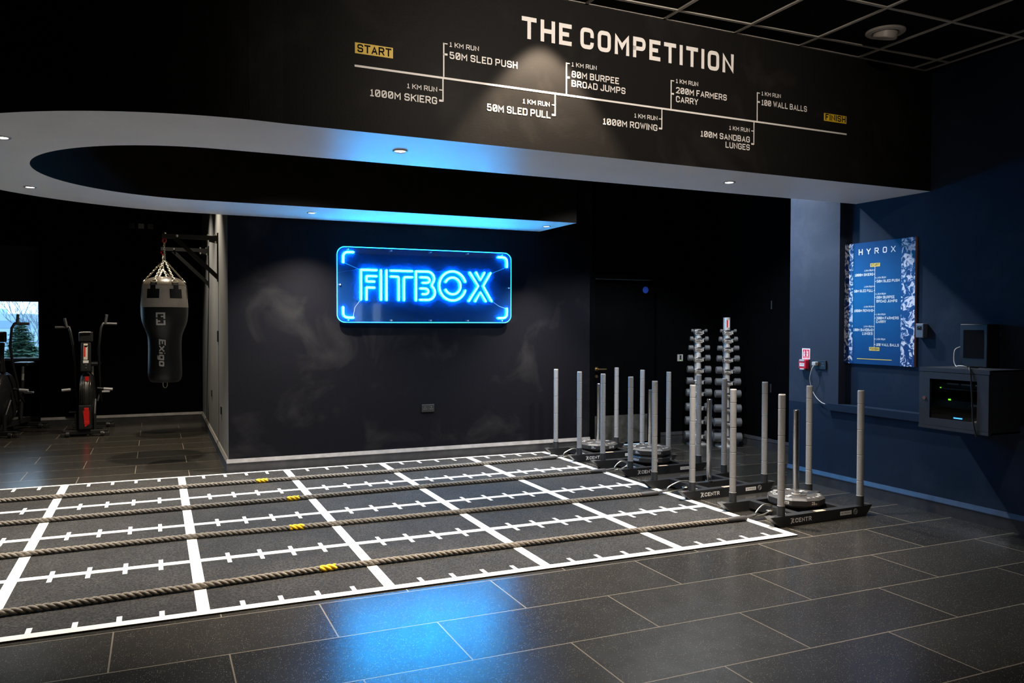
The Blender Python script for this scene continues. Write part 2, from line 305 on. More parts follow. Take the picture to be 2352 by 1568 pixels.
# ------------------------------------------------------------------ lettering: strokes of constant width
R_ = 0.34
GL = {
 'A': (1, [[(0, 0), (.5, 1), (1, 0)], [(.2, .27), (.8, .27)]]), 'B': (1, [[(0, .52), (0, 1), (.93, 1, R_), (.93, .52, R_), (0, .52)], [(0, .52), (1, .52, R_), (1, 0, R_), (0, 0), (0, .52)]]),
 'C': (1, [[(1, .70), (1, 1, R_), (0, 1, R_), (0, 0, R_), (1, 0, R_), (1, .30)]]), 'D': (1, [[(0, 0), (0, 1), (1, 1, R_), (1, 0, R_), (0, 0)]]),
 'E': (.86, [[(1, 1), (0, 1), (0, 0), (1, 0)], [(0, .51), (.9, .51)]]), 'F': (.86, [[(1, 1), (0, 1), (0, 0)], [(0, .5), (.88, .5)]]),
 'G': (1, [[(1, .72), (1, 1, R_), (0, 1, R_), (0, 0, R_), (1, 0, R_), (1, .48), (.52, .48)]]), 'H': (1, [[(0, 0), (0, 1)], [(1, 0), (1, 1)], [(0, .5), (1, .5)]]),
 'I': (0, [[(0, 0), (0, 1)]]), 'J': (.8, [[(1, 1), (1, 0, R_), (0, 0, R_), (0, .28)]]), 'K': (1, [[(0, 0), (0, 1)], [(1, 1), (.05, .42)], [(.33, .6), (1, 0)]]),
 'L': (.85, [[(0, 1), (0, 0), (1, 0)]]), 'M': (1.18, [[(0, 0), (0, 1), (.5, .38), (1, 1), (1, 0)]]), 'N': (1, [[(0, 0), (0, 1), (1, 0), (1, 1)]]),
 'O': (1, [[(0, .5), (0, 1, R_), (1, 1, R_), (1, 0, R_), (0, 0, R_), (0, .5)]]), 'P': (1, [[(0, 0), (0, 1), (1, 1, R_), (1, .44, R_), (0, .44)]]),
 'R': (1, [[(0, 0), (0, 1), (1, 1, R_), (1, .46, R_), (0, .46)], [(.55, .46), (1, 0)]]), 'S': (1, [[(1, .74), (1, 1, R_), (0, 1, R_), (0, .5, .25), (1, .5, .25), (1, 0, R_), (0, 0, R_), (0, .26)]]),
 'T': (1, [[(0, 1), (1, 1)], [(.5, 1), (.5, 0)]]), 'U': (1, [[(0, 1), (0, 0, R_), (1, 0, R_), (1, 1)]]), 'V': (1, [[(0, 1), (.5, 0), (1, 1)]]), 'W': (1.35, [[(0, 1), (.27, 0), (.5, .85), (.73, 0), (1, 1)]]),
 'X': (1, [[(0, 0), (1, 1)], [(0, 1), (1, 0)]]), 'Y': (1, [[(0, 1), (.5, .45), (1, 1)], [(.5, .45), (.5, 0)]]),
 '0': (.95, [[(0, .5), (0, 1, R_), (1, 1, R_), (1, 0, R_), (0, 0, R_), (0, .5)], [(.18, .2), (.82, .8)]]), '1': (.55, [[(0, .8), (.5, 1), (.5, 0)], [(0, 0), (1, 0)]]),
 '2': (.95, [[(0, .74), (0, 1, R_), (1, 1, R_), (1, .56, .2), (0, 0), (1, 0)]]), '5': (.95, [[(.95, 1), (.05, 1), (.03, .55), (1, .6, R_), (1, 0, R_), (0, 0, R_), (0, .26)]]),
 '8': (.95, [[(.5, .52), (.06, .52, .2), (.06, 1, .25), (.94, 1, .25), (.94, .52, .2), (.5, .52), (0, .52, .25), (0, 0, R_), (1, 0, R_), (1, .52, .25), (.5, .52)]]),
 'x': (.8, [[(0, 0), (1, .7)], [(0, .7), (1, 0)]]), 'i': (0, [[(0, 0), (0, .55)], [(0, .86), (0, .99)]]), 'g': (.8, [[(1, 0), (0, 0, .1), (0, .68, .1), (1, .68), (1, -.32, .1), (.1, -.32)]]), 'o': (.8, [[(0, .35), (0, .7, .15), (1, .7, .15), (1, 0, .15), (0, 0, .15), (0, .35)]]),
 'r': (.55, [[(0, 0), (0, .7), (1, .7)]]), 'e': (.8, [[(0, .35), (1, .35), (1, .7, .2), (0, .7, .2), (0, 0, .2), (.95, 0)]]), 'a': (.8, [[(.1, .7), (1, .7, .2), (1, 0), (0, 0, .15), (0, .4, .15), (1, .4)]]), 'l': (0, [[(0, 0), (0, 1)]]), 'm': (1.2, [[(0, 0), (0, .7), (1, .7, .2), (1, 0)], [(.5, 0), (.5, .7)]]),
}
def fillet(pts, n=5):
    out = []
    for i, p in enumerate(pts):
        if len(p) < 3 or i in (0, len(pts)-1): out.append((p[0], p[1])); continue
        a = Vector(pts[i-1][:2]); b = Vector(p[:2]); c = Vector(pts[i+1][:2]); r = p[2]
        da = (a-b); dc = (c-b); la = min(r, da.length*(.98 if i-1 == 0 else .5) if da.length else 0); lc = min(r, dc.length*(.98 if i+1 == len(pts)-1 else .5)); l = min(la, lc)
        p0 = b+da.normalized()*l; p2 = b+dc.normalized()*l
        for k in range(n+1):
            t = k/n; q = p0*(1-t)**2+b*(1-.12)*2*t*(1-t)+b*.12*2*t*(1-t)+p2*t*t; out.append((q.x, q.y))
    return out
def strip(pts, t):
    """2D polyline -> quads of width t with mitred joints"""
    pts = [Vector(p) for p in pts]; q = [pts[0]]
    for p in pts[1:]:
        if (p-q[-1]).length > 1e-5: q.append(p)
    pts = q; n = len(pts); closed = (pts[0]-pts[-1]).length < 1e-5 and n > 3
    if closed: pts = pts[:-1]; n -= 1
    L, R = [], []
    for i in range(n):
        if closed: d0 = pts[i]-pts[i-1]; d1 = pts[(i+1) % n]-pts[i]
        else: d0 = pts[i]-pts[i-1] if i else pts[1]-pts[0]; d1 = pts[i+1]-pts[i] if i < n-1 else d0
        n0 = Vector((-d0.y, d0.x)).normalized(); n1 = Vector((-d1.y, d1.x)).normalized(); mm = n0+n1
        if mm.length < 1e-4: mm = n0
        mm.normalize(); k = 1/max(.42, mm.dot(n0)); L.append(pts[i]+mm*k*t/2); R.append(pts[i]-mm*k*t/2)
    vs = L+R; fs = [(i, n+i, n+(i+1) % n, (i+1) % n) for i in range(n if closed else n-1)]
    return vs, fs
def text(mb, s, org, xd, ud, h, m, fit=None, t=.2, wd=.62, gap=.17, align='l', slant=0.0, space=.36, off=0.0):
    """caps of height h; org = left (or right / centre) end of the baseline"""
    org = Vector(org); xd = Vector(xd).normalized(); ud = Vector(ud).normalized(); nrm = xd.cross(ud)
    T = t; x = 0.0; parts = []
    for ch in s:
        if ch == ' ': x += space; continue
        g = GL[ch]; gw = g[0]*wd
        for poly in g[1]:
            pp = [(T/2+x+(p[0]*max(gw-T*0, 0) if g[0] else 0), T/2+p[1]*(1-T)) + tuple(p[2:]) for p in poly]
            pp = [(a[0], a[1])+((a[2]*min(gw, 1)*1.0,) if len(a) > 2 else ()) for a in pp]
            fp = [Vector(q) for q in fillet(pp)]
            ends = []
            for e, nx in ((0, 1), (-1, -2)):
                d = (fp[e]-fp[nx]).normalized(); p = poly[e]; on = False
                if abs(d.y) > .35 and (p[1] in (0, 1) or p[1] in (.68, .7)) and (poly[0][:2] != poly[-1][:2]): on = True; ln_ = T/2/max(abs(d.y), .5)
                elif abs(d.x) > .95 and p[0] in (0, 1) and (poly[0][:2] != poly[-1][:2]): on = True; ln_ = T/2
                ends.append(d*ln_ if on else Vector((0, 0)))
            fp[0] = fp[0]+ends[0]; fp[-1] = fp[-1]+ends[1]
            vs_, fs_ = strip(fp, T); lo = -.4 if ch == 'g' else 0.0
            parts.append(([Vector((v.x, min(1.06 if ch in 'il' else 1.0, max(lo, v.y)))) for v in vs_], fs_))
        x += gw+T+gap
    tot = x-gap; sx = h if fit is None else fit/tot
    x0 = 0 if align == 'l' else (-tot*sx if align == 'r' else -tot*sx/2)
    for k, (vs, fs) in enumerate(parts):
        mb.add([org+xd*(x0+v.x*sx+v.y*h*slant)+ud*(v.y*h)+nrm*(off+.00006*(k % 5)) for v in vs], fs, m)
def rect(mb, org, xd, ud, x0, x1, z0, z1, m, off=0.0, th=0.0):
    org = Vector(org); xd = Vector(xd).normalized(); ud = Vector(ud).normalized(); nn = xd.cross(ud)
    mb.add([org+xd*a+ud*b+nn*off for a, b in ((x0, z0), (x1, z0), (x1, z1), (x0, z1))], [(0, 1, 2, 3)], m)

# ------------------------------------------------------------------ room shell
XR = 1.52; XR2 = 1.605; XA = 2.57; YB = 4.17; YH = 9.05
b = MB(); b.box((-9.2, -8.2, -0.1), (3.0, 9.6, 0), M['tile']); struct(b, 'floor')
b = MB(); b.box((-9.2, -8.2, CEIL_Z+.005), (3.0, 9.6, CEIL_Z+.1), M['ctile']); struct(b, 'ceiling')
b = MB()
for x in [1.37-.607*k for k in range(14)]: b.box((x-.012, -6.5, CEIL_Z-.004), (x+.012, .2, CEIL_Z+.005), M['tbar'])
for k in range(11): y = -.003-.597*k; b.box((-6.5, y-.012, CEIL_Z-.003), (XR, y+.012, CEIL_Z+.004), M['tbar'])
b.prism([(-3.7, .085, CEIL_Z-.004), (1.52, .207, CEIL_Z-.004), (1.52, .225, CEIL_Z-.004), (-3.7, .10, CEIL_Z-.004)], (0, 0, .008), M['tbar'])
b.box((1.50, -6.5, CEIL_Z-.004), (1.52, .21, CEIL_Z+.004), M['tbar'])
struct(b, 'trim_1')
# back wall with the sign and the door
DX0, DX1, DZ = .66, 1.64, 2.115
b = MB()
b.box((-3.55, YB, 0), (DX0, YB+.22, CEIL_Z+.05), M['black']); b.box((DX1, YB, 0), (3.0, YB+.22, CEIL_Z+.05), M['hall']); b.box((DX0, YB, DZ), (DX1, YB+.22, CEIL_Z+.05), M['hall'])
struct(b, 'wall_back')
b = MB(); b.box((-3.55, YB+.22, 0), (-3.35, YH+.3, CEIL_Z+.05), M['grey']); b.box((-3.551, YB+.001, 0), (-3.54, YB+.23, CEIL_Z), M['grey']); struct(b, 'wall_side')
# hall behind: far wall with a bay for the window
b = MB(); b.box((-5.76, YH, 0), (-3.35, YH+.5, CEIL_Z+.05), M['hall'])
WX0, WX1, WZ0, WZ1 = -8.5, -5.775, .962, 2.64
b.box((-9.2, 9.3, 0), (-5.76, 9.55, WZ0), M['hall']); b.box((-9.2, 9.3, WZ1), (-5.76, 9.55, CEIL_Z+.05), M['hall']); b.box((-9.2, 9.3, WZ0), (WX0, 9.55, WZ1), M['hall'])
struct(b, 'wall_far')
b = MB(); b.box((-9.2, -8.2, 0), (-9.0, 9.6, CEIL_Z+.05), M['hall']); struct(b, 'wall_left')
# front wall, behind the viewpoint, with two tall narrow windows
b = MB(); ops = [(.45, .72), (.95, 1.22)]; fy0, fy1 = -8.2, -8.0; xs = -9.2
for a, c in ops: b.box((xs, fy0, 0), (a, fy1, CEIL_Z+.05), M['hall']); b.box((a, fy0, 0), (c, fy1, 1.5), M['hall']); b.box((a, fy0, 2.05), (c, fy1, CEIL_Z+.05), M['hall']); xs = c
b.box((xs, fy0, 0), (3.0, fy1, CEIL_Z+.05), M['hall']); struct(b, 'wall_front')
for i, (a, c) in enumerate(ops):
    b = MB(); b.box((a, -8.12, 1.5), (c, -8.11, 2.05), M['glass']); struct(b, 'window_%d' % (i+2))
# right wall: lower half proud, upper half set back, pier, alcove
b = MB(); b.box((XR, -8.2, 0), (3.0, 1.10, .765), M['navy']); b.box((XR2, -8.2, .765), (3.0, 1.10, CEIL_Z+.05), M['navy']); b.box((XR, 1.10, .765), (XA+.1, 1.73, CEIL_Z+.05), M['pier']); b.box((XR, 1.10, 0), (XA+.1, 1.73, .765), M['navy'])
b.box((XA, 1.73, 0), (3.0, YB, CEIL_Z+.05), M['hall']); struct(b, 'wall_right')
b = MB(); b.box((1.487, -2.6, .722), (XR2, 1.10, .785), M['navy']); b.prism([(1.487, 1.10, .722), (1.487, 1.10, .785), (1.52, 1.10, .785), (1.52, 1.10, .722)], (0, .10, 0), M['navy']); struct(b, 'trim_2')
# skirting boards
def skirting(name, p, q, nrm, lower, edge, h=.135, th=.022):
    p = Vector((*p, 0)); q = Vector((*q, 0)); n = Vector((*nrm, 0)); b = MB()
    prof = [(0, 0), (th*.8, 0), (th*.8, h*.70), (0, h*.70)]
    b.prism([p+n*a+Vector((0, 0, z)) for a, z in prof], q-p, lower)
    prof = [(0, h*.70), (th, h*.70), (th, h*.74), (th*.45, h), (0, h)]
    b.prism([p+n*a+Vector((0, 0, z)) for a, z in prof], q-p, edge)
    return struct(b, name)
skirting('baseboard_back', (-3.572, YB), (.635, YB), (0, -1), M['skirt'], M['skirt_lit_edge'])
skirting('baseboard_alcove', (1.66, YB), (XA, YB), (0, -1), M['skirt'], M['skirt'])
skirting('baseboard_side', (-3.55, YB), (-3.55, YH), (-1, 0), M['skirt_navy'], M['skirt_lit_edge'])
skirting('baseboard_far', (-5.76, YH), (-3.55, YH), (0, -1), M['skirt'], M['skirt_lit_edge'])
skirting('baseboard_bay', (-9.0, 9.3), (-5.76, 9.3), (0, -1), M['skirt'], M['skirt_lit_edge'])
skirting('baseboard_right', (XR, -8.0), (XR, 1.73), (-1, 0), M['skirt'], M['skirt_navy'])
skirting('baseboard_recess', (XA, 1.73), (XA, YB), (-1, 0), M['skirt'], M['skirt'])
# soffit ring (C shaped, white underside)
def fy(x): return .14+.024*(x+2)
outer = [(XR2, fy(XR2))]+[(XR2+(-3.75-XR2)*k/30, fy(XR2+(-3.75-XR2)*k/30)) for k in range(1, 30)]
for k in range(61):
    a = -PI/2-PI*k/60; outer.append((-3.75+2.03*math.cos(a), 2.12+2.03*math.sin(a)))
outer += [(-3.55+(-3.55*0+3.5)*k/20, YB) for k in range(0, 21)]
inner = [(XR2+(-3.86-XR2)*k/30, 1.0+(.935-1.0)*k/30) for k in range(30)]
for k in range(61):
    a = -PI/2-PI*k/60; inner.append((-3.86+1.15*math.cos(a), 2.09+1.155*math.sin(a)))
inner += [(-3.86+.31*0+(3.82)*k/20, 3.245+.03*k/20) for k in range(0, 21)]
n = len(outer); assert n == len(inner)
b = MB(); z0, z1 = SOFFIT_Z, CEIL_Z+.02
vo = [(x, y, z0) for x, y in outer]; vi = [(x, y, z0) for x, y in inner]
b.add(vo+vi, [(k, k+1, n+k+1, n+k) for k in range(n-1)], M['white'])
b.add([(x, y, z0) for x, y in outer]+[(x, y, z1) for x, y in outer], [(k, n+k, n+k+1, k+1) for k in range(n-1)], M['fascia'])
b.add([(x, y, z0) for x, y in inner]+[(x, y, z1) for x, y in inner], [(k, k+1, n+k+1, n+k) for k in range(n-1)], M['ring'])
b.add([(*outer[-1], z0), (*inner[-1], z0), (*inner[-1], z1), (*outer[-1], z1)], [(0, 1, 2, 3)], M['black'])
struct(b, 'ceiling_soffit')

# door in the back wall
b = MB()
b.box((.635, YB-.014, 0), (.70, YB+.14, 2.137), M['hall']); b.box((1.60, YB-.014, 0), (1.66, YB+.14, 2.137), M['hall']); b.box((.70, YB-.014, 2.075), (1.60, YB+.14, 2.137), M['hall'])
door = struct(b, 'door_1')
b = MB(); b.box((.703, YB+.05, .008), (1.597, YB+.095, 2.07), M['hall']); leaf = b.build('leaf', door)
b = MB(); b.box((.735, YB+.046, .03), (1.50, YB+.05, .378), M['kick']); b.build('kick_plate', leaf)
b = MB(); b.cyl((.755, YB+.05, .962), (.755, YB+.0, .962), .011, M['brass']); b.tube([(.755, YB+.0, .962), (.80, YB+.0, .958), (.87, YB+.003, .958)], .009, M['brass']); b.cyl((.755, YB+.05, .962), (.755, YB+.043, .962), .026, M['brass']); b.cyl((.755, YB+.05, .87), (.755, YB+.042, .87), .02, M['brass']); b.build('door_handle', leaf)
b = MB(); b.cyl((1.465, YB+.05, 1.95), (1.465, YB+.047, 1.95), .042, M['dot'], 28); b.build('round_sign', leaf)
# cupboard door flush in the alcove wall
b = MB(); b.box((XA-.018, 1.95, .15), (XA, 3.14, 2.6), M['hall']); struct(b, 'door_2')
b = MB()
for z in (.75, 1.75): b.cyl((XA-.022, 3.145, z-.05), (XA-.022, 3.145, z+.05), .01, M['steel'])
b.build('hinge', bpy.data.objects['door_2'])

# window in the far bay
b = MB()
b.box((WX0, 9.30, WZ0), (WX1, 9.36, WZ0+.035), M['sill']); b.box((WX0, 9.34, WZ1-.05), (WX1, 9.42, WZ1), M['frame_w']); b.box((WX1-.04, 9.36, WZ0), (WX1, 9.42, WZ1), M['frame_w']); b.box((WX0, 9.36, WZ0), (WX0+.04, 9.42, WZ1), M['frame_w']); b.box((WX0, 9.36, WZ0), (WX1, 9.42, WZ0+.04), M['frame_w'])
win = struct(b, 'window_1')
b = MB(); b.box((WX0+.04, 9.385, WZ0+.04), (WX1-.04, 9.39, WZ1-.05), M['glass']); b.build('pane', win)
t = thing('roller_blind', (-7.13, 9.29, 1.84), 'dark roller blind drawn halfway down the daylit window in the far bay', 'blind')
b = MB(); b.box((-1.34, -.004, .0), (1.35, .0, .70), M['blind']); b.build('blind_cloth', t)
b = MB(); b.box((-1.34, -.012, -.012), (1.35, .006, .012), M['blind']); b.build('bottom_bar', t)
b = MB(); b.box((-1.36, -.08, .68), (1.36, .005, .80), M['blind']); b.build('cassette', t)

# ------------------------------------------------------------------ outdoors beyond the window
b = MB(); b.box((-60, 10.5, -2.6), (20, 120, -2.5), M['ground']); o = struct(b, 'ground_outdoor')
def conifer(name, loc, h, r, m, label, seed, n=26, per=26, dense=1.0):
    rnd = random.Random(seed); t = thing(name, loc, label, 'tree', group=None)
    b = MB(); b.tube([(0, 0, 0), (0, 0, h*.97)], .1, M['trunk'], 8, rads=[h*.02, .01]); b.build('trunk', t)
    b = MB()
    for i in range(n):
        z = h*(.05+.93*i/n); rr = r*(1-(i/n))**.8*(.85+.3*rnd.random())
        nb = int(2.6*per*(.45+.55*(1-i/n)))
        for k in range(nb):
            a = rnd.random()*2*PI; L = rr*(.65+.45*rnd.random()); d = Vector((math.cos(a), math.sin(a), -.18+.25*rnd.random())); sd = Vector((-math.sin(a), math.cos(a), 0))
            p0 = Vector((0, 0, z+.05*h*(rnd.random()-.5)))
            for q in range(9):
                f0 = .15+.85*q/9; c = p0+d*L*f0+Vector((0, 0, -.10*L*f0*f0+.12*L*f0)); wl = L*.12*(1.25-f0)+.028*r
                for sg in (-1, 1):
                    tip = c+sd*sg*wl*1.6+d*wl*1.1+Vector((0, 0, wl*(rnd.random()-.6)))
                    b.add([c, c+d*wl*.75, tip, c-d*wl*.2+sd*sg*wl*.6], [(0, 1, 2, 3)], m)
    b.build('foliage', t); return t
conifer('conifer_tree', (-7.95, 24, -2.5), 4.15, 1.75, M['needle'], 'dark green conifer filling the middle of the window view', 3)
conifer('conifer_tree', (-10.1, 25.5, -2.5), 3.9, 1.6, M['needle'], 'dark conifer at the left edge of the window view, partly cut off', 5)
conifer('leafy_bush', (-7.1, 19.5, -2.5), 3.3, 1.1, M['needle2'], 'lighter green bush in the lower right of the window', 8, 18, 28)
conifer('conifer_tree', (-10.45, 42, -2.5), 4.45, 1.0, M['needle3'], 'small hazy pointed conifer standing far off beyond the nearer trees', 9, 20, 22)
t = thing('bare_tree', (-10.9, 50, -2.5), 'leafless winter tree with fine branches against the pale sky', 'tree')
b = MB(); rnd = random.Random(4)
def branch(p, d, L, r, lv):
    q = p+d*L; b.tube([p, (p+q)/2+Vector((rnd.uniform(-1, 1), rnd.uniform(-1, 1), 0))*L*.05, q], r, M['twig'], 5, rads=[r, r*.8, r*.6], cap=False)
    if lv == 0: return
    for k in range(3 if lv > 2 else 4):
        e = (d+Vector((rnd.uniform(-1, 1), rnd.uniform(-1, 1), rnd.uniform(-.2, .7)))*.62).normalized(); branch(p+d*L*rnd.uniform(.5, 1), e, L*rnd.uniform(.55, .8), r*.6, lv-1)
branch(Vector((0, 0, 0)), Vector((0, 0, 1)), 2.6, .09, 5); b.build('branches', t)
t = thing('distant_building', (-17.5, 72, -2.5), 'pale low office building on the hazy horizon seen through the window', 'building')
b = MB(); b.box((-9, 0, 0), (4.2, 6, 4.75), M['far']); b.box((-.5, 1, 4.75), (1.6, 5, 5.2), M['far']); b.build('walls', t)
for k in range(3):
    b = MB(); b.box((-8.6, -.05, .7+1.45*k), (3.9, 0, 1.3+1.45*k), M['far_w']); b.build('window', t)

# ------------------------------------------------------------------ turf lane mat
TX0, TX1, TY0, TY1 = -8.6, -.02, -.03, 4.075
b = MB(); b.box((TX0, TY0, 0), (TX1, TY1, .008), M['turf'])
zt = .0095
def ln(x0, y0, x1, y1, dz=0.0): b.box((x0, y0, .004), (x1, y1, zt+dz), M['line'])
hw = .032
for j in range(5):
    y = j*1.0; y0, y1 = (y-hw, y+hw)
    if j == 0: y0, y1 = TY0, .035
    if j == 4: y0, y1 = 4.035, TY1
    ln(TX0, y0, TX1, y1)
for i in range(0, 9):
    x = -i*1.0 if i else -.05
    ln(x-hw, TY0+.0005, x+hw, TY1-.0005, .0004)
    for k in range(1, 5):
        xx = -(i+1)+k*.2+(.0 if i else -.02*k/4)
        for j in range(5):
            y0, y1 = j-.115, j+.115
            if j == 0: y0 = 0
            if j == 4: y1 = 4.04; y0 = 3.90
            ln(xx-.013, y0, xx+.013, y1, -.0004)
tag(b.build('sled_track_turf'), 'black turf mat with white lane lines and distance ticks on the tiled floor', 'turf mat')

# ------------------------------------------------------------------ ropes
def rope(pts, tape_x, end_x, hook_y, label):
    t = thing('battle_rope', (end_x, pts[-1][1], .0095), label, 'rope', group='pulling ropes laid along the lanes'); base = Vector((end_x, pts[-1][1], .0095))
    def yy(x):
        for (xa, ya), (xb, yb) in zip(pts, pts[1:]):
            if x <= xb or (xb, yb) == pts[-1]:
                s = (x-xa)/(xb-xa); return ya+(yb-ya)*s
        return pts[-1][1]
    def path(x): return Vector((x, yy(x), .0095+.0185))
    strand_m = M['rope']; Rr, rs, lay = .0098, .0098, .112
    b = MB(); tp = MB(); nseg = int((end_x+8.0)/lay*11)
    for s3 in range(3):
        P = []
        for k in range(nseg+1):
            x = -8.0+(end_x+8.0)*k/nseg; a = 2*PI*x/lay+2*PI*s3/3
            P.append(path(x)+Vector((0, math.cos(a)*Rr, math.sin(a)*Rr)))
        b.tube(P, rs, strand_m, 7)
        Q = []
        for k in range(15):
            x = tape_x-.05+.10*k/14; a = 2*PI*x/lay+2*PI*s3/3
            Q.append(path(x)+Vector((0, math.cos(a)*(Rr+.0012), math.sin(a)*(Rr+.0012))))
        tp.tube(Q, rs+.0008, M['tape_y'], 8)
    for q in (b, tp): q.v = [(v[0]-base.x, v[1]-base.y, v[2]-base.z) for v in q.v]
    b.build('rope_strands', t); o = tp.build('yellow_tape', t); o['label'] = 'yellow tape marker'
    e = path(end_x)-base
    b = MB(); b.tube([e+Vector((d, 0, 0)) for d in (-.02, 0, .01, .05, .10, .15, .16)], .02, M['sleeve'], 14, rads=[.019, .0195, .0215, .0225, .022, .021, .016]); b.build('end_sleeve', t)
    hy = hook_y-pts[-1][1]
    b = MB()
    for s2 in (-1, 1):
        b.tube([e+Vector((.15, s2*.010, .003)), e+Vector((.20, s2*.012+hy*.2, .006)), e+Vector((.25, s2*.010+hy*.35, .010)), e+Vector((.27, hy*.4, .012))], .007, M['sleeve'], 8)
    b.build('webbing_loop', t)
    b = MB(); tgt = Vector((.235-end_x, hy, .052)); a0 = e+Vector((.262, hy*.4, .012)); mid = (a0+tgt)/2
    b.tube(curve([a0, a0+Vector((.02, 0, .03)), mid+Vector((-.01, .0, .055)), tgt+Vector((-.035, 0, .035)), tgt+Vector((-.012, 0, .012)), tgt+Vector((-.028, 0, -.008)), mid+Vector((.0, -.012, -.014)), a0+Vector((.01, -.008, -.012)), a0+Vector((-.006, 0, -.004))], 5, True), .0065, M['zinc'], 8, closed=True); b.build('snap_hook', t)
    return t
rope([(-8, .33), (-4.952, .358), (-3.998, .409), (-3.271, .460), (-1.479, .485), (-.21, .455)], -3.27, -.235, .50, 'grey rope with yellow tape lying nearest the front edge of the turf')
rope([(-8, 1.52), (-5.09, 1.535), (-4.023, 1.572), (-3.285, 1.545), (-1.858, 1.527), (-.30, 1.505)], -3.285, -.33, 1.53, 'grey rope with yellow tape, second lane from the front edge of the turf')
rope([(-8, 2.49), (-5.118, 2.509), (-4.006, 2.535), (-3.159, 2.549), (-1.863, 2.60), (-.14, 2.635)], -3.16, -.20, 2.64, 'grey rope with yellow tape, second lane from the back wall')
rope([(-8, 3.40), (-5.234, 3.425), (-4.003, 3.445), (-3.314, 3.455), (-2.058, 3.45), (-.313, 3.55)], -3.31, -.30, 3.60, 'grey rope with yellow tape lying closest to the back wall')

# ------------------------------------------------------------------ push sleds
SL, SW, SH = .417, .2655, .995
def sled(loc, rz, label):
    t = thing('push_sled', loc, label, 'sled', rz, 'weight sleds at the end of the turf')
    for s in (-1, 1):
        y0, y1 = s*SW-.032, s*SW+.032
        b = MB(); prof = [(-.44, 0), (.44, 0), (.515, .082), (-.53, .082)]
        pr = [(-.53, .082), (-.538, .076), (-.445, 0), (.442, 0), (.508, .076), (.50, .082)]
        b.prism([(x, y0, z) for x, z in pr], (0, y1-y0, 0), M['steel'])
        run = b.build('runner', t)
        b = MB()   # worn ski plate under the noses
        b.prism([(-.540, y0, .077), (-.447, y0, 0), (-.451, y0, -.0), (-.552, y0, .084), (-.50, y0, .0865), (-.50, y0, .083)], (0, y1-y0, 0), M['steel_worn'])
        b.build('nose_plate', run); b = MB()
        b.prism([(.51, y0, .077), (.444, y0, 0), (.449, y0, 0), (.522, y0, .084), (.47, y0, .0865), (.47, y0, .083)], (0, y1-y0, 0), M['steel_worn'])
        b.build('nose_plate', run)
        if s < 0:
            o0 = (0, y0-.0015, 0); xd = (1, 0, 0); ud = (0, 0, 1)
            b = MB(); text(b, 'CENTR', (-.305, y0-.0015, .025), xd, ud, .033, M['label_w'], fit=.165, t=.2)
            # monogram before the name
            b.add(*[[Vector((-.352+v.x*.036, y0-.0015, .022+v.y*.038)) for v in strip([(0, .95), (.5, 1), (.25, .05)], .12)[0]], strip([(0, .95), (.5, 1), (.25, .05)], .12)[1]], M['label_w'])
            for pl in ([(.25, .5), (.95, 1)], [(.05, .1), (.25, 0), (.6, .55)], [(1, .75), (.7, .6), (.65, .2), (.9, .1), (1.05, .25)]):
                vs, fs = strip(pl, .13); b.add([Vector((-.352+v.x*.036, y0-.0015, .022+v.y*.038)) for v in vs], fs, M['label_w'])
            b.build('name_lettering', run)
            b = MB(); rect(b, o0, xd, ud, .163, .287, .029, .060, M['label_w'], 0); text(b, 'HYROX', (.178, y0-.0025, .038), xd, ud, .013, M['vinyl_k'], fit=.094, t=.18, gap=.7); b.build('badge', run)
            b = MB(); b.tube([(.330+.021*math.cos(2*PI*k/24), y0-.001, .045+.021*math.sin(2*PI*k/24)) for k in range(24)], .0022, M['label_g'], 6, closed=True); b.tube([(.330+.013*math.cos(2*PI*k/20), y0-.001, .045+.013*math.sin(2*PI*k/20)) for k in range(20)], .0018, M['label_g'], 6, closed=True)
            b.tube([(.323, y0-.001, .05), (.33, y0-.001, .042), (.337, y0-.001, .048)], .002, M['label_g'], 6); b.build('round_badge', run)
            b = MB(); b.box((-.08, y0+.006, .082), (.02, y1-.02, .0835), M['label_y']); b.build('top_sticker', run)
        for sx in (-1, 1):
            x = sx*SL; y = s*SW
            b = MB(); b.cyl((x, y, .003), (x, y, .158), .030, M['socket'], 24); post = b.build('post_socket', t)
            b = MB(); zs = [.158, .277, .484, .685, .889, SH]; prof = [(.0, .15), (.0285, .158)]
            for k in range(5):
                a, c = zs[k], zs[k+1]; prof += [(.0262, a+.002), (.0262, c-.006), (.0238, c-.003), (.0238, c-.0005)] if k < 4 else [(.0262, a+.002), (.0262, c-.006), (.023, c), (.019, c)]
            prof += [(.019, SH-.02), (0, SH-.02)]
            b.lathe(prof, M['grip'], 24, (x, y, 0)); b.build('handle_grip', post)
    for x in (-.24, .24):
        b = MB(); b.box((x-.03, -SW+.032, .022), (x+.03, SW-.032, .082), M['steel']); cb = b.build('crossbar', t)
        if x < 0:
            b = MB(); b.box((x-.0315, -.165, .030), (x-.03, -.09, .066), M['label_w']); b.box((x-.0325, -.160, .045), (x-.0315, -.10, .05), M['label_g']); b.build('rating_label', cb)
    b = MB(); b.box((-.21, -.03, .022), (.21, .03, .08), M['steel']); b.build('centre_bar', t)
    b = MB(); b.lathe([(.0, .07), (.034, .08), (.034, .088), (.0245, .089), (.0245, .83), (.022, .834), (0, .834)], M['chrome'], 28); b.build('loading_pin', t)
    b = MB(); b.tube([(-.27, -.02+.04*k, .052) if k in (0, 1) else p for k, p in enumerate([0, 0])] if False else [(-.27, -.022, .05), (-.292, -.016, .05), (-.30, 0, .05), (-.292, .016, .05), (-.27, .022, .05)], .006, M['zinc'], 8); b.build('tow_eye', t)
    return t
SLEDS = [(.472, .513, .037), (.409, 1.542, .060), (.509, 2.652, .012), (.442, 3.612, .038)]
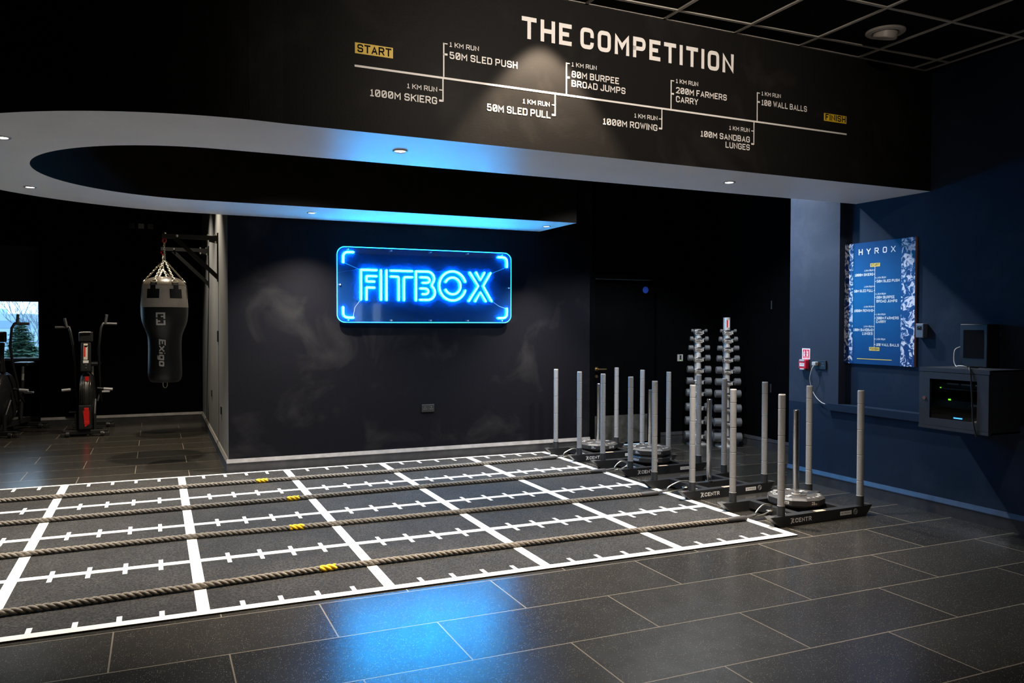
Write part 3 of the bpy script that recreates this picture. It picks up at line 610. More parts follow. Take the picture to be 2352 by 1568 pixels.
s0 = sled((*SLEDS[0][:2], 0), SLEDS[0][2], 'black weight sled nearest the camera holding one plate')
dup(s0, (*SLEDS[1][:2], 0), SLEDS[1][2], 'black weight sled with an empty pin and no plate')
dup(s0, (*SLEDS[2][:2], 0), SLEDS[2][2], 'black weight sled loaded with two stacked plates')
dup(s0, (*SLEDS[3][:2], 0), SLEDS[3][2], 'black weight sled beside the back wall carrying one plate')

# ------------------------------------------------------------------ bumper plates
def plate(loc, rz, side, label, flip=False, top=True):
    t = thing('bumper_plate', loc, label, 'weight plate', rz, '25 kilogram plates on the sleds'); F = Matrix.Rotation(PI, 4, 'X') if flip else Matrix.Identity(4)
    TH = .072; Rp = .222; n = 12; rows = [(.062, -TH/2), (Rp*.93, -TH/2), (Rp, -TH/2+.016), (Rp, TH/2-.016), (Rp*.90, TH/2), (.15, TH/2), (.145, TH/2-.006), (.085, TH/2-.006), (.082, TH/2), (.062, TH/2), (.0265, TH/2), (.0265, -TH/2), (.062, -TH/2)]
    b = MB()
    def ring(rows, mm, off=PI/12):
        vs = [F @ Vector((r*math.cos(off+2*PI*k/n), r*math.sin(off+2*PI*k/n), z)) for r, z in rows for k in range(n)]
        b.add(vs, [(i*n+k, i*n+(k+1) % n, (i+1)*n+(k+1) % n, (i+1)*n+k) for i in range(len(rows)-1) for k in range(n)], mm)
    ring(rows[:4], M['rubber']); ring(rows[3:], M['rubber_top']); body = b.build('plate_body', t)
    b = MB(); ap = Rp*math.cos(PI/12)+.0012
    for k, s in enumerate(side):
        if not s: continue
        a = k*2*PI/12; nn = Vector((math.cos(a), math.sin(a), 0)); xd = Vector((-math.sin(a), math.cos(a), 0)); o = nn*ap-Vector((0, 0, .011))
        vsb = MB(); text(vsb, s, o, xd, (0, 0, 1), .024, M['label_w'], fit=.075 if len(s) > 3 else .03, t=.2, align='c')
        if s == '25': text(vsb, 'KG', o+xd*.026, xd, (0, 0, 1), .010, M['label_w'], fit=.014, t=.2, align='c')
        b.add([F @ Vector(v) for v in vsb.v], vsb.f, M['label_w'])
    b.build('rim_lettering', t)
    if top:
        b = MB()
        for k, ch in enumerate('CENTR'):
            a = PI/2+.42*(2-k); rd = Vector((math.cos(a), math.sin(a), 0)); tg = Vector((math.sin(a), -math.cos(a), 0)); text(b, ch, rd*.155+Vector((0, 0, TH/2+.001)), tg, rd, .036, M['label_w'], t=.2, align='c')
        for k, ch in enumerate('HYROX'):
            a = -PI/2+.30*(k-2); rd = Vector((math.cos(a), math.sin(a), 0)); tg = Vector((-math.sin(a), math.cos(a), 0)); text(b, ch, rd*.185+Vector((0, 0, TH/2+.001)), tg, -rd, .022, M['label_w'], t=.2, align='c')
        text(b, '25KG', (.12, -.008, TH/2+.001), (1, 0, 0), (0, 1, 0), .03, M['label_w'], fit=.075, align='c'); text(b, '25KG', (-.125, -.008, TH/2+.001), (1, 0, 0), (0, 1, 0), .03, M['label_w'], fit=.075, align='c')
        b.v = [tuple(F @ Vector(v)) for v in b.v]; b.build('top_lettering', t)
    b = MB(); b.lathe([(.0262, -.037), (.034, -.037), (.034, .037), (.0262, .037)], M['chrome_soft'], 24, (0, 0, 0)); b.build('hub_ring', t)
    return t
zc = .0885+.036
plate((*SLEDS[0][:2], zc), -.02, ['', '', '25', '', 'CENTR', '', 'CENTR', '', '25', '', 'CENTR', ''], 'black 25 kg plate on the sled nearest the camera')
bpy.data.objects['bumper_plate'].rotation_euler.z = math.radians(24)
plate((*SLEDS[2][:2], zc+.0745), math.radians(16), ['', '', 'HYROX', '', 'CENTR', '', '25', '', 'HYROX', '', '25', ''], 'upper black 25 kg plate of the pair stacked on one sled')
plate((*SLEDS[2][:2], zc), math.radians(14), ['', '', 'HYROX', '', '25', '', 'HYROX', '', '25', '', 'CENTR', ''], 'lower black 25 kg plate of the pair, its lettering upside down', flip=True, top=False)
plate((*SLEDS[3][:2], zc), math.radians(12), ['CENTR', '', '', '25', '', '', '', '25', '', 'CENTR', '', ''], 'black 25 kg plate on the sled beside the back wall')

# ------------------------------------------------------------------ dumbbell towers
LV = [1.43, 1.328, 1.216, 1.088, .945, .80, .652, .471, .30, .115]
DB = [(.020, .030, .20), (.030, .040, .23), (.031, .058, .264), (.038, .060, .277), (.044, .073, .296), (.0435, .078, .31), (.047, .083, .32), (.050, .090, .33), (.052, .092, .34), (.055, .098, .35)]
WHO = ['topmost and smallest', 'second from the top', 'third from the top', 'fourth from the top', 'fifth from the top', 'fifth from the bottom', 'fourth from the bottom', 'third from the bottom', 'second from the bottom', 'lowest and largest']
def tower(loc, h, label, side, cap):
    t = thing('dumbbell_tower', loc, label, 'dumbbell rack', -yaw, 'upright dumbbell racks')
    b = MB(); b.lathe([(0, 0), (.135, 0), (.135, .010), (.12, .016), (.05, .018), (0, .018)], M['chrome_soft'], 40); b.build('base_disc', t)
    b = MB(); b.lathe([(0, .016), (.043, .016), (.043, h-.004), (.040, h), (0, h)], M['chrome_soft'], 32); pole = b.build('pole', t)
    if cap:
        b = MB(); b.box((-.012, -.0455, h-.12), (.006, -.043, h-.03), M['label_r']); b.box((.008, -.0445, h-.125), (.022, -.041, h-.03), M['label_w']); b.build('sticker', pole)
    for i, z in enumerate(LV):
        r = .012
        b = MB()
        for s in (-1, 1):
            b.box((s*.050-.003, -.105, z-.035), (s*.050+.003, .0, z-.006), M['chrome_soft']); b.tube([(s*.050, -.105, z-.012), (s*.050, -.11, z+.012)], .004, M['chrome_soft'], 6)
        b.box((-.05, -.050, z-.046), (.05, -.036, z-.028), M['chrome_soft']); b.lathe([(.0435, z-.048), (.048, z-.048), (.048, z-.02), (.0435, z-.02)], M['chrome_soft'], 28); b.build('cradle', t)
    T = Matrix.Translation(loc) @ Matrix.Rotation(-yaw, 4, 'Z')
    for i, z in enumerate(LV):
        hr, hl, tot = DB[i]; p = T @ Vector((0, -.077, z+.006))
        d = thing('dumbbell', p, '%s grey dumbbell on the %s dumbbell tower' % (WHO[i], side), 'dumbbell', -yaw, 'dumbbells on the %s tower' % side)
        b = MB(); X = Matrix.Rotation(PI/2, 4, 'Y'); b.lathe([(0, -tot/2+hl), (.010, -tot/2+hl), (.010, -.055), (.0135, -.02), (.0135, .02), (.010, .055), (.010, tot/2-hl), (0, tot/2-hl)], M['chrome'], 16, T=X); b.build('handle', d)
        for s in (-1, 1):
            b = MB(); xa = s*(tot/2-hl); xb = s*tot/2; lo, hi = min(xa, xb), max(xa, xb); c = hr*.14
            b.lathe([(0, lo), (hr-c, lo), (hr, lo+c), (hr, hi-c), (hr-c, hi), (hr*.6, hi), (hr*.58, hi-s*.002), (0, hi-s*.002)], M['urethane'], 28, T=X); b.build('head', d)
    return t
tower((2.06, 3.93, 0), 1.455, 'chrome dumbbell tower nearer the door', 'left', False)
tower((2.28, 3.64, 0), 1.60, 'chrome dumbbell tower nearer the corner, with a taller topped pole and red sticker', 'right', True)

# ------------------------------------------------------------------ neon sign
PY = 4.108; nx0, nx1, nz0, nz1 = -2.459, -.446, 1.53, 2.333
t = thing('neon_sign', ((nx0+nx1)/2, PY, nz0), 'glowing blue neon sign reading FITBOX on a clear panel', 'neon sign'); ob = Vector(t.location)
def rel(b): b.v = [(v[0]-ob.x, v[1]-ob.y, v[2]-ob.z) for v in b.v]; return b
def rrect(x0, x1, z0, z1, r, y, n=8):
    P = []
    for cx, cz, a0 in ((x1-r, z1-r, 0), (x0+r, z1-r, PI/2), (x0+r, z0+r, PI), (x1-r, z0+r, 1.5*PI)):
        for k in range(n+1): a = a0+PI/2*k/n; P.append((cx+r*math.cos(a), y, cz+r*math.sin(a)))
    return P
b = MB(); pr = rrect(nx0, nx1, nz0, nz1, .085, PY); b.prism(pr, (0, .006, 0), M['acrylic']); rel(b).build('panel', t)
b = MB(); b.tube(rrect(nx0, nx1, nz0, nz1, .085, PY+.003), .0036, M['neon_edge'], 6, closed=True); rel(b).build('lit_edge', t)
NY = PY-.016; NR = .0115
def arc(cx, cz, rx, rz, a0, a1, n=16): return [(cx+rx*math.cos(math.radians(a0+(a1-a0)*k/n)), cz+rz*math.sin(math.radians(a0+(a1-a0)*k/n))) for k in range(n+1)]
Z0, Z1 = 1.775, 2.092; zm = (Z0+Z1)/2
LET = [
 [[(-2.207, Z0), (-2.207, Z1, .004), (-2.037, Z1)], [(-2.147, Z0), (-2.147, 1.904, .004), (-2.062, 1.904)], [(-2.062, 1.969), (-2.147, 1.969, .01), (-2.147, 2.027, .01), (-2.038, 2.027)]],
 [[(-1.989, Z0), (-1.989, Z1)], [(-1.928, Z0), (-1.928, Z1)]],
 [[(-1.882, Z1), (-1.640, Z1)], [(-1.880, 2.028), (-1.791, 2.028, .02), (-1.791, Z0)], [(-1.640, 2.026), (-1.732, 2.026, .02), (-1.732, Z0)]],
 [[(-1.596, Z0), (-1.596, Z1, .004), (-1.47, Z1)]+arc(-1.468, 2.016, .082, .077, 88, -38, 10)+[(-1.412, 1.945), (-1.412, 1.935)]+arc(-1.462, 1.863, .085, .083, 52, -88, 12)+[(-1.548, 1.780)],
  [(-1.545, 2.028)]+arc(-1.475, 1.998, .036, .030, 90, -90, 8)+[(-1.52, 1.968)], [(-1.545, 1.905)]+arc(-1.49, 1.874, .036, .031, 90, -90, 8)+[(-1.52, 1.843)]],
 [arc(-1.169, zm+.007, .158, .163, 18, 342, 30), arc(-1.169, zm+.007, .094, .094, 152, -152, 22)],
 [[(-.962, 2.095), (-.861, 1.945), (-.975, 1.775)], [(-.711, 2.095), (-.80, 1.947), (-.697, 1.777)], [(-.886, 2.098), (-.834, 2.012), (-.786, 2.097)], [(-.897, 1.774), (-.834, 1.876), (-.770, 1.775)]],
]
def rnd_tube(b, pts, y):
    P = fillet(pts, 4) if any(len(p) > 2 for p in pts) else pts
    P = [Vector((p[0], y, p[1])) for p in P]; b.tube(P, NR, M['neon'], 8)
    for e in (P[0], P[-1]): b.lathe([(0, -NR)]+[(NR*math.cos(a), NR*math.sin(a)) for a in (-PI/4, 0, PI/4)]+[(0, NR)], M['neon'], 8, e, sharp=False)
for lt in LET:
    b = MB()
    for pl in lt: rnd_tube(b, pl, NY)
    rel(b).build('neon_letter', t)
for (cx, cz, sx, sz) in ((-2.397, 2.276, 1, -1), (-.506, 2.282, -1, -1), (-2.398, 1.580, 1, 1), (-.505, 1.582, -1, 1)):
    b = MB(); rnd_tube(b, [(cx, cz+sz*.11), (cx, cz+sz*.0, .06), (cx+sx*.108, cz)] if False else [(cx, cz+sz*.11), (cx, cz, .055), (cx+sx*.108, cz)], NY); rel(b).build('neon_corner', t)
for x in (-2.34, -1.87, -1.42, -.98, -.56):
    for z in (nz0+.022, nz1-.025):
        b = MB(); b.cyl((x, PY-.012, z), (x, YB, z), .0085, M['chrome_soft'], 14); rel(b).build('standoff', t)
for x, z in ((nx0+.03, 1.93), (nx1-.03, 1.93)):
    b = MB(); b.cyl((x, PY-.012, z), (x, YB, z), .0085, M['chrome_soft'], 14); rel(b).build('standoff', t)
b = MB()
for P in ([(-2.397, NY+.005, 2.166), (-2.23, NY+.012, 2.10), (-2.20, NY+.012, 2.085)], [(-.506, NY+.005, 2.17), (-.6, NY+.012, 2.13), (-.71, NY+.012, 2.09)], [(-.697, NY+.005, 1.777), (-.6, NY+.012, 1.72), (-.505, NY+.012, 1.69)], [(-2.29, NY+.005, 1.59), (-2.27, NY+.012, 1.69), (-2.207, NY+.012, 1.775)], [(-2.44, PY+.02, 2.06), (-2.1, PY+.03, 2.12), (-1.6, PY+.03, 2.09), (-1.0, PY+.02, 2.11)]): b.tube(P, .0016, M['plastic_g'], 5)
rel(b).build('feed_wires', t)

# ------------------------------------------------------------------ lettering on the fascia
def Fp(x, z): return Vector((x, fy(x)-.002, z))
FX = Vector((1, .024, 0)); ZU = Vector((0, 0, 1))
t = thing('wall_timeline', Fp(-1.3, 2.8), 'white and yellow lettering on the black fascia headed THE COMPETITION', 'wall lettering'); ob = Vector(t.location)
def ftext(s, x0, x1, z0, z1, m=None, th=.2, bld=None, gap=.17): text(bld, s, Fp(x0, z0), FX, ZU, z1-z0, m or M['vinyl'], fit=x1-x0, t=th, gap=gap)
def frect(bld, x0, x1, z0, z1, m=None, off=0.0): rect(bld, Fp(x0, z0), FX, ZU, 0, x1-x0, 0, z1-z0, m or M['vinyl'], off)
b = MB(); text(b, 'THE', Fp(-2.126, 3.293), FX, ZU, .136, M['vinyl'], fit=.355, t=.20, wd=.62, gap=.23); rel(b).build('title_word', t); b = MB(); text(b, 'COMPETITION', Fp(-1.707, 3.292), FX, ZU, .136, M['vinyl'], fit=1.252, t=.20, wd=.60, gap=.24); rel(b).build('title_word', t)
b = MB(); frect(b, -3.178, .651, 2.972, 2.984); rel(b).build('timeline_bar', t)
for nme, x0, x1, zz0, zz1, s, tx0, tx1 in (('start_flag', -3.176, -2.953, 3.049, 3.110, 'START', -3.162, -2.963), ('finish_flag', .413, .647, 3.057, 3.115, 'FINISH', .428, .637)):
    b = MB(); frect(b, x0, x1, zz0, zz1, M['vinyl_y']); text(b, s, Fp(tx0, zz0+.008)-Vector((0, .001, 0)), FX, ZU, .046, M['vinyl_k'], fit=tx1-tx0, t=.19); rel(b).build(nme, t)
ST = [  # stem x, stem z range, side, [tick z], lines
 (-2.641, 2.985, 3.186, 1, (3.182, 3.119), [('1 KM RUN', -2.604, -2.415, 3.168, 3.197), ('50M SLED PUSH', -2.604, -2.155, 3.098, 3.140)]),
 (-2.646, 2.838, 2.972, -1, (2.905, 2.842), [('1 KM RUN', -2.868, -2.683, 2.890, 2.919), ('1000M SKIERG', -3.088, -2.683, 2.817, 2.859)]),
 (-1.889, 2.838, 2.972, -1, (2.905, 2.842), [('1 KM RUN', -2.117, -1.929, 2.890, 2.919), ('50M SLED PULL', -2.360, -1.923, 2.817, 2.861)]),
 (-1.808, 2.985, 3.185, 1, (3.181, 3.092), [('1 KM RUN', -1.770, -1.584, 3.166, 3.194), ('80M BURPEE', -1.770, -1.413, 3.097, 3.139), ('BROAD JUMPS', -1.770, -1.362, 3.038, 3.080)]),
 (-1.069, 2.838, 2.972, -1, (2.906, 2.842), [('1 KM RUN', -1.291, -1.106, 2.893, 2.922), ('1000M ROWING', -1.534, -1.105, 2.822, 2.864)]),
 (-.994, 2.985, 3.180, 1, (3.176, 3.088), [('1 KM RUN', -.954, -.767, 3.165, 3.194), ('200M FARMERS', -.953, -.515, 3.096, 3.138), ('CARRY', -.953, -.766, 3.036, 3.078)]),
 (-.266, 2.811, 2.972, -1, (2.908, 2.815), [('1 KM RUN', -.490, -.305, 2.895, 2.924), ('100M SANDBAG', -.741, -.303, 2.822, 2.864), ('LUNGES', -.522, -.303, 2.766, 2.808)]),
 (-.237, 2.985, 3.190, 1, (3.186, 3.122), [('1 KM RUN', -.197, -.015, 3.173, 3.202), ('100 WALL BALLS', -.197, .241, 3.102, 3.144)]),
]
for x, za, zb, sd, ticks, lines in ST:
    b = MB(); frect(b, x-.004, x+.004, za, zb)
    for k, tz in enumerate(ticks): frect(b, min(x, x+sd*.024), max(x, x+sd*.024), tz-(.003 if k == 0 else .006), tz+(.003 if k == 0 else .006))
    st = rel(b).build('station_bracket', t); b = MB()
    for k, (s, x0, x1, zz0, zz1) in enumerate(lines): ftext(s, x0, x1, zz0, zz1, None, .145 if k == 0 else .165, b)
    rel(b).build('station_name', st)

# ------------------------------------------------------------------ downlights
def downlight(x, y, label):
    t = thing('downlight', (x, y, SOFFIT_Z), label, 'downlight', group='round downlights in the white soffit')
    b = MB(); b.lathe([(.034, -.001), (.048, 0), (.048, -.004), (.042, -.008), (.034, -.006), (.030, .0)], M['trim_c'], 32); b.build('trim_ring', t)
    b = MB(); b.lathe([(0, -.004), (.031, -.004)], M['lens'], 24); b.add([(0.031*math.cos(a), .031*math.sin(a), -.004) for a in [2*PI*k/24 for k in range(24)]], [tuple(range(24))], M['lens']); b.build('lamp_face', t)
    return t
d0 = downlight(*SOFFIT_LIGHTS[2], 'lit round downlight in the middle of the front strip of the white soffit')
for i, lb in ((0, 'lit round downlight at the far left edge of the curved soffit, cut by the frame'), (1, 'lit round downlight at the left on the lower curve of the soffit'), (3, 'lit round downlight in the rear soffit strip, above and left of the neon sign'), (4, 'lit round downlight by the right end of the rear soffit strip'), (5, 'lit round downlight at the right of the front soffit strip')):
    dup(d0, (*SOFFIT_LIGHTS[i], SOFFIT_Z), 0, lb)
t = thing('ceiling_spotlight', (.505, -.279, CEIL_Z), 'unlit round tilting spotlight in the black grid ceiling', 'spotlight')
b = MB(); b.lathe([(.085, .004), (.132, .004), (.132, -.004), (.125, -.010), (.095, -.014), (.085, -.006), (.085, .004)], M['bezel'], 48); b.build('bezel', t)
b = MB(); T = Matrix.Translation((0, 0, -.012)) @ Matrix.Rotation(math.radians(14), 4, 'X'); b.lathe([(.055, .03), (.080, .02), (.080, -.028), (.072, -.034), (.060, -.030), (.05, -.01), (0, .005)], M['bezel'], 40, T=T); b.build('gimbal_ring', t)
b = MB(); b.lathe([(.058, -.018), (.03, -.006), (0, -.002)], M['lens_off'], 32, T=T); b.build('reflector', t)

# ------------------------------------------------------------------ right wall: poster
t = thing('poster_board', (1.598, .727, 1.163), 'tall blue event poster board with white station list and photo borders', 'poster'); ob = Vector(t.location)
PW, PH = .757, 1.087; xp = 1.586
def pp(fx, fz): return Vector((xp-.0015, 1.105-PW*fx, 1.163+PH*(1-fz)))
XD = Vector((0, -1, 0))
b = MB(); b.box((xp, .348, 1.163), (XR2, 1.105, 1.163+PH), M['poster']); rel(b).build('board', t)
for a, c in ((0, .135), (.82, 1.0)):
    b = MB(); rect(b, pp(a, 1), XD, ZU, 0, PW*(c-a), 0, PH, M['photos']); rel(b).build('photo_strip', t)
b = MB(); b.box((xp+.001, .346, 1.164), (XR2, .348, 1.163+PH), M['poster_e']); rel(b).build('edge_band', t)
b = MB(); text(b, 'HYROX', pp(.215, .10), XD, ZU, .052, M['poster_w'], fit=.395, t=.17, gap=.75); rel(b).build('heading', t)
b = MB(); rect(b, pp(.4555, .86), XD, ZU, -.002, .002, 0, PH*.68, M['poster_w'])
PT = [(-1, .232, [('1 KM RUN', .232), ('1000M SKIERG', .265)]), (1, .296, [('1 KM RUN', .296), ('50M SLED PUSH', .325)]), (-1, .364, [('1 KM RUN', .364), ('50M SLED PULL', .397)]), (1, .427, [('1 KM RUN', .427), ('80M BURPEE', .455), ('BROAD JUMPS', .486)]), (-1, .528, [('1 KM RUN', .528), ('1000M ROWING', .560)]), (1, .592, [('1 KM RUN', .592), ('200M FARMERS', .622), ('CARRY', .651)]), (-1, .690, [('1 KM RUN', .690), ('100M SANDBAG', .718), ('LUNGES', .748)]), (1, .792, [('1 KM RUN', .792), ('100 WALL BALLS', .836)])]
WID = {'1 KM RUN': .098, '1000M SKIERG': .205, '50M SLED PUSH': .24, '50M SLED PULL': .212, '80M BURPEE': .19, 'BROAD JUMPS': .217, '1000M ROWING': .21, '200M FARMERS': .235, 'CARRY': .103, '100M SANDBAG': .215, 'LUNGES': .115, '100 WALL BALLS': .24}
for sd, tz, lines in PT:
    for k, (s, z) in enumerate(lines):
        hh = .0155 if k == 0 else .0235; fx = .482 if sd > 0 else .432
        text(b, s, pp(fx, z)-ZU*hh/2, XD, ZU, hh, M['poster_w'], fit=WID[s], t=.165, align='l' if sd > 0 else 'r')
        if k < 2: rect(b, pp(.4555, z), XD, ZU, 0 if sd > 0 else -.013, .013 if sd > 0 else 0, -.0022, .0022, M['poster_w'])
rel(b).build('station_list', t)
for nme, za, zb, xa, xb, s in (('start_flag', .205, .176, .388, .527, 'START'), ('finish_flag', .887, .858, .385, .532, 'FINISH')):
    b = MB(); rect(b, pp(xa, za), XD, ZU, 0, PW*(xb-xa), 0, PH*(za-zb), M['poster_y'], .0004); text(b, s, pp((xa+xb)/2, za)+ZU*.0055, XD, ZU, .021, M['vinyl_k'], fit=PW*(xb-xa)*.86, t=.16, align='c', off=.001); rel(b).build(nme, t)
b = MB(); rect(b, pp(.205, .957), XD, ZU, 0, PW*.50, -.003, .003, M['poster_y']); rel(b).build('yellow_rule', t)

# card reader, fire sign, call point, socket and plug
t = thing('card_reader', (XR2, .272, 1.408), 'small dark wall reader right beside the edge of the blue poster', 'card reader')
b = MB(); b.rbox((-.055, -.037, 0), (0, .037, .118), M['reader'], .006); b.build('case', t)
b = MB(); b.box((-.057, -.02, .068), (-.055, .02, .095), M['screen']); b.tube([(-.056, .018*math.cos(a), .066+.02*math.sin(a)) for a in [PI*k/10 for k in range(11)]], .002, M['plastic'], 5); b.build('display', t)
t = thing('fire_sign', (XR, 1.503, 1.182), 'red and white fire alarm action sign stuck on the grey pier', 'sign')
b = MB(); b.box((-.004, -.052, 0), (0, .052, .104), M['sign_w']); b.build('sign_plate', t)
b = MB(); b.box((-.0048, -.041, .012), (-.004, .041, .093), M['sign_r']); b.build('red_field', t)
b = MB(); gx = -.0055
b.add([(gx, .03+.0*k, 0) for k in range(0)], [], M['sign_w'])
def blob(cy, cz, ry, rz): b.add([(gx, cy+ry*math.cos(2*PI*k/16), cz+rz*math.sin(2*PI*k/16)) for k in range(16)], [tuple(range(16))], M['sign_w'])
blob(.022, .042, .011, .016); blob(.024, .062, .004, .014); blob(.016, .064, .004, .014); blob(.03, .056, .004, .012); blob(.020, .078, .007, .008); blob(-.018, .044, .012, .017); blob(-.024, .064, .006, .018); blob(-.012, .072, .005, .018)
text(b, 'Fire alarm', (gx, .036, .017), XD, ZU, .010, M['sign_w'], fit=.072, t=.2); b.build('symbols', t)
t = thing('fire_call_point', (XR, 1.512, 1.086), 'red break glass call point fixed below the fire alarm sign', 'alarm point')
b = MB(); b.rbox((-.045, -.047, .004), (0, .047, .092), M['sign_r'], .008); b.build('case', t)
b = MB(); b.box((-.0475, -.030, .028), (-.045, .030, .060), M['sign_w']); 
for k in (-1, 0, 1): b.box((-.0485, k*.015-.004, .047), (-.0475, k*.015+.004, .052), M['vinyl_k'])
b.build('press_panel', t)
b = MB(); b.rbox((-.05, -.032, .074), (-.03, .032, .094), M['plastic_g'], .004); b.rbox((-.05, -.028, -.006), (-.03, .028, .008), M['plastic_g'], .004); b.build('clear_cover', t)
def socket(name, loc, label, rotz, holes=True):
    t = thing(name, loc, label, 'socket', rotz)
    b = MB(); b.rbox((-.074, -.014, 0), (.074, 0, .086), M['plastic'], .004); b.build('face_plate', t)
    b = MB()
    for x in (-.036, .036):
        for dx, dz in ((0, .058), (-.011, .036), (.011, .036)): b.box((x+dx-.002, -.0148, dz-.004), (x+dx+.002, -.0138, dz+.004), M['label_g'])
    b.build('pin_holes', t); return t
socket('wall_socket', (XR, 1.314, 1.094), 'dark double socket on the grey pier with a plug in it', -PI/2)
t = thing('power_plug', (XR-.014, 1.355, 1.150), 'grey plug with a trailing cable in the double socket on the pier', 'plug')
b = MB(); b.rbox((-.04, -.024, -.022), (0, .024, .014), M['plastic_g'], .006); b.build('plug_body', t)
b = MB(); b.tube(curve([(-.035, 0, -.02), (-.05, .012, -.06), (-.04, .045, -.14), (-.025, .05, -.20), (-.015, .03, -.27), (-.012, -.02, -.33), (-.012, -.08, -.365), (-.010, -.12, -.375)]), .0035, M['wire_w'], 8); b.build('cable', t)
socket('wall_socket', (-1.436, YB, .528), 'black double socket on the back wall below the neon sign', 0)
t = thing('door_switch', (1.96, YB, 1.04), 'small grey switch plate on the wall between door and dumbbell towers', 'switch')
b = MB(); b.rbox((-.042, -.012, 0), (.042, 0, .088), M['label_g'], .003); b.build('face_plate', t)
b = MB(); b.box((-.012, -.016, .022), (.012, -.012, .078), M['plastic']); b.build('rocker', t)
b = MB(); b.cyl((0, -.0125, .012), (0, -.0155, .012), .004, M['led_g'], 10); b.build('indicator', t)
for y, z, lb in ((5.55, 1.30, 'upper narrow black plate on the wall behind the punch bag bracket'), (6.75, .56, 'small black socket low on the side wall, farther back'), (5.10, .50, 'small black socket low on the side wall, nearer the corner')):
    o = MB(); o.rbox((-.012, -.045, 0), (0, .045, .088 if z < 1 else .13), M['plastic'], .003); tag(o.build('wall_plate', None, (-3.55, y, z)), lb, 'socket')
for x, lb, mm in ((-4.54, 'leftmost of three small plates high on the dark hall wall', 'plastic'), (-4.41, 'middle of three small plates high on the dark hall wall', 'label_g'), (-4.28, 'rightmost of three small plates high on the dark hall wall', 'urethane')):
    o = MB(); o.rbox((-.04, -.02, 0), (.04, 0, .075), M[mm], .003); tag(o.build('wall_plate', None, (x, YH, 2.95)), lb, 'wall plate')

# ------------------------------------------------------------------ wall cabinet with screen on top
t = thing('network_cabinet', (XR2, -.347, .735), 'charcoal wall cabinet with a glass door showing network equipment', 'cabinet')
XC = 1.15-XR2; cw = .283; ch = .458; th = .012
b = MB(); b.box((XC+.02, -cw, 0), (0, -cw+th, ch), M['cab']); b.box((XC+.02, cw-th, 0), (0, cw, ch), M['cab']); b.box((XC+.02, -cw, 0), (0, cw, th), M['cab']); b.box((XC+.02, -cw, ch-th), (0, cw, ch), M['cab']); b.box((-.012, -cw, 0), (0, cw, ch), M['cab_in'])
b.box((XC, -cw-.003, ch-.03), (XC+.03, cw+.003, ch), M['cab']); b.box((XC-.004, -cw-.003, -.003), (XC+.03, cw+.003, .02), M['cab']); b.build('case', t)
b = MB(); gy0, gy1, gz0, gz1 = .192, -.194, .078, .375
for a, c, d, e in ((cw, gy0, .022, ch-.034), (gy1, -cw, .022, ch-.034), (gy0, gy1, .022, gz0), (gy0, gy1, gz1, ch-.034)): b.box((XC-.002, c, d), (XC+.018, a, e), M['cab'])
dr = b.build('door', t)
b = MB(); b.box((XC+.006, gy1, gz0), (XC+.010, gy0, gz1), M['smoke']); b.build('glass', dr)
b = MB(); b.cyl((XC-.002, .235, .225), (XC-.010, .235, .225), .013, M['chrome'], 20); b.box((XC-.011, .233, .215), (XC-.0095, .237, .235), M['label_r']); b.build('lock', dr)
b = MB(); b.box((XC+.07, -.24, .30), (XC+.075, .20, .345), M['cab_in'])
for k in range(12): b.box((XC+.066, .105-.028*k-.008, .306), (XC+.07, .105-.028*k+.008, .318), M['plastic'])
for k in range(3): b.box((XC+.067, .10-.115*k-.095, .335), (XC+.07, .10-.115*k, .345), M['label_w'])
b.box((XC+.068, -.24, .298), (XC+.075, .13, .302), M['plastic_g']); b.build('patch_panel', t)
b = MB(); b.box((XC+.08, -.24, .16), (XC+.30, .24, .215), M['cab_in']); b.box((XC+.08, -.24, .03), (XC+.30, .24, .10), M['cab_in']); b.box((XC+.078, -.15, .185), (XC+.08, -.09, .20), M['label_w']); b.build('rack_units', t)
b = MB(); b.box((XC+.066, .150, .303), (XC+.070, .158, .310), M['led_g']); b.box((XC+.076, .075, .215), (XC+.08, .095, .226), M['led_g']); b.box((XC+.077, -.02, .082), (XC+.08, .05, .09), M['led_b']); b.box((XC+.077, -.17, .082), (XC+.08, -.15, .088), M['led_b']); b.build('status_lights', t)
t = thing('wall_display', (1.45, -.285, .735+ch), 'small black framed screen standing on top of the network cabinet', 'screen')
b = MB(); b.rbox((.0, -.112, .004), (.13, .112, .33), M['plastic'], .006); b.build('housing', t)
b = MB(); b.box((-.002, -.083, .07), (.0, .083, .285), M['screen']); b.build('display', t)
b = MB(); b.tube(curve([(1.47, -.16, 1.345), (1.445, -.135, 1.32), (1.43, -.14, 1.24), (1.42, -.165, 1.199), (1.40, -.20, 1.202), (1.39, -.245, 1.203), (1.40, -.27, 1.197)]), .004, M['wire_w'], 8); tag(b.build('charging_cable'), 'short white cable lying on the network cabinet beside the screen', 'cable')
b = MB(); b.tube(curve([(1.40, -.36, 1.199), (1.25, -.41, 1.205), (1.155, -.475, 1.20), (1.137, -.50, 1.14), (1.133, -.515, .98), (1.134, -.525, .82), (1.138, -.55, .715)]), .006, M['plastic'], 8); tag(b.build('hanging_cable'), 'black cable hanging down over the front of the network cabinet', 'cable')

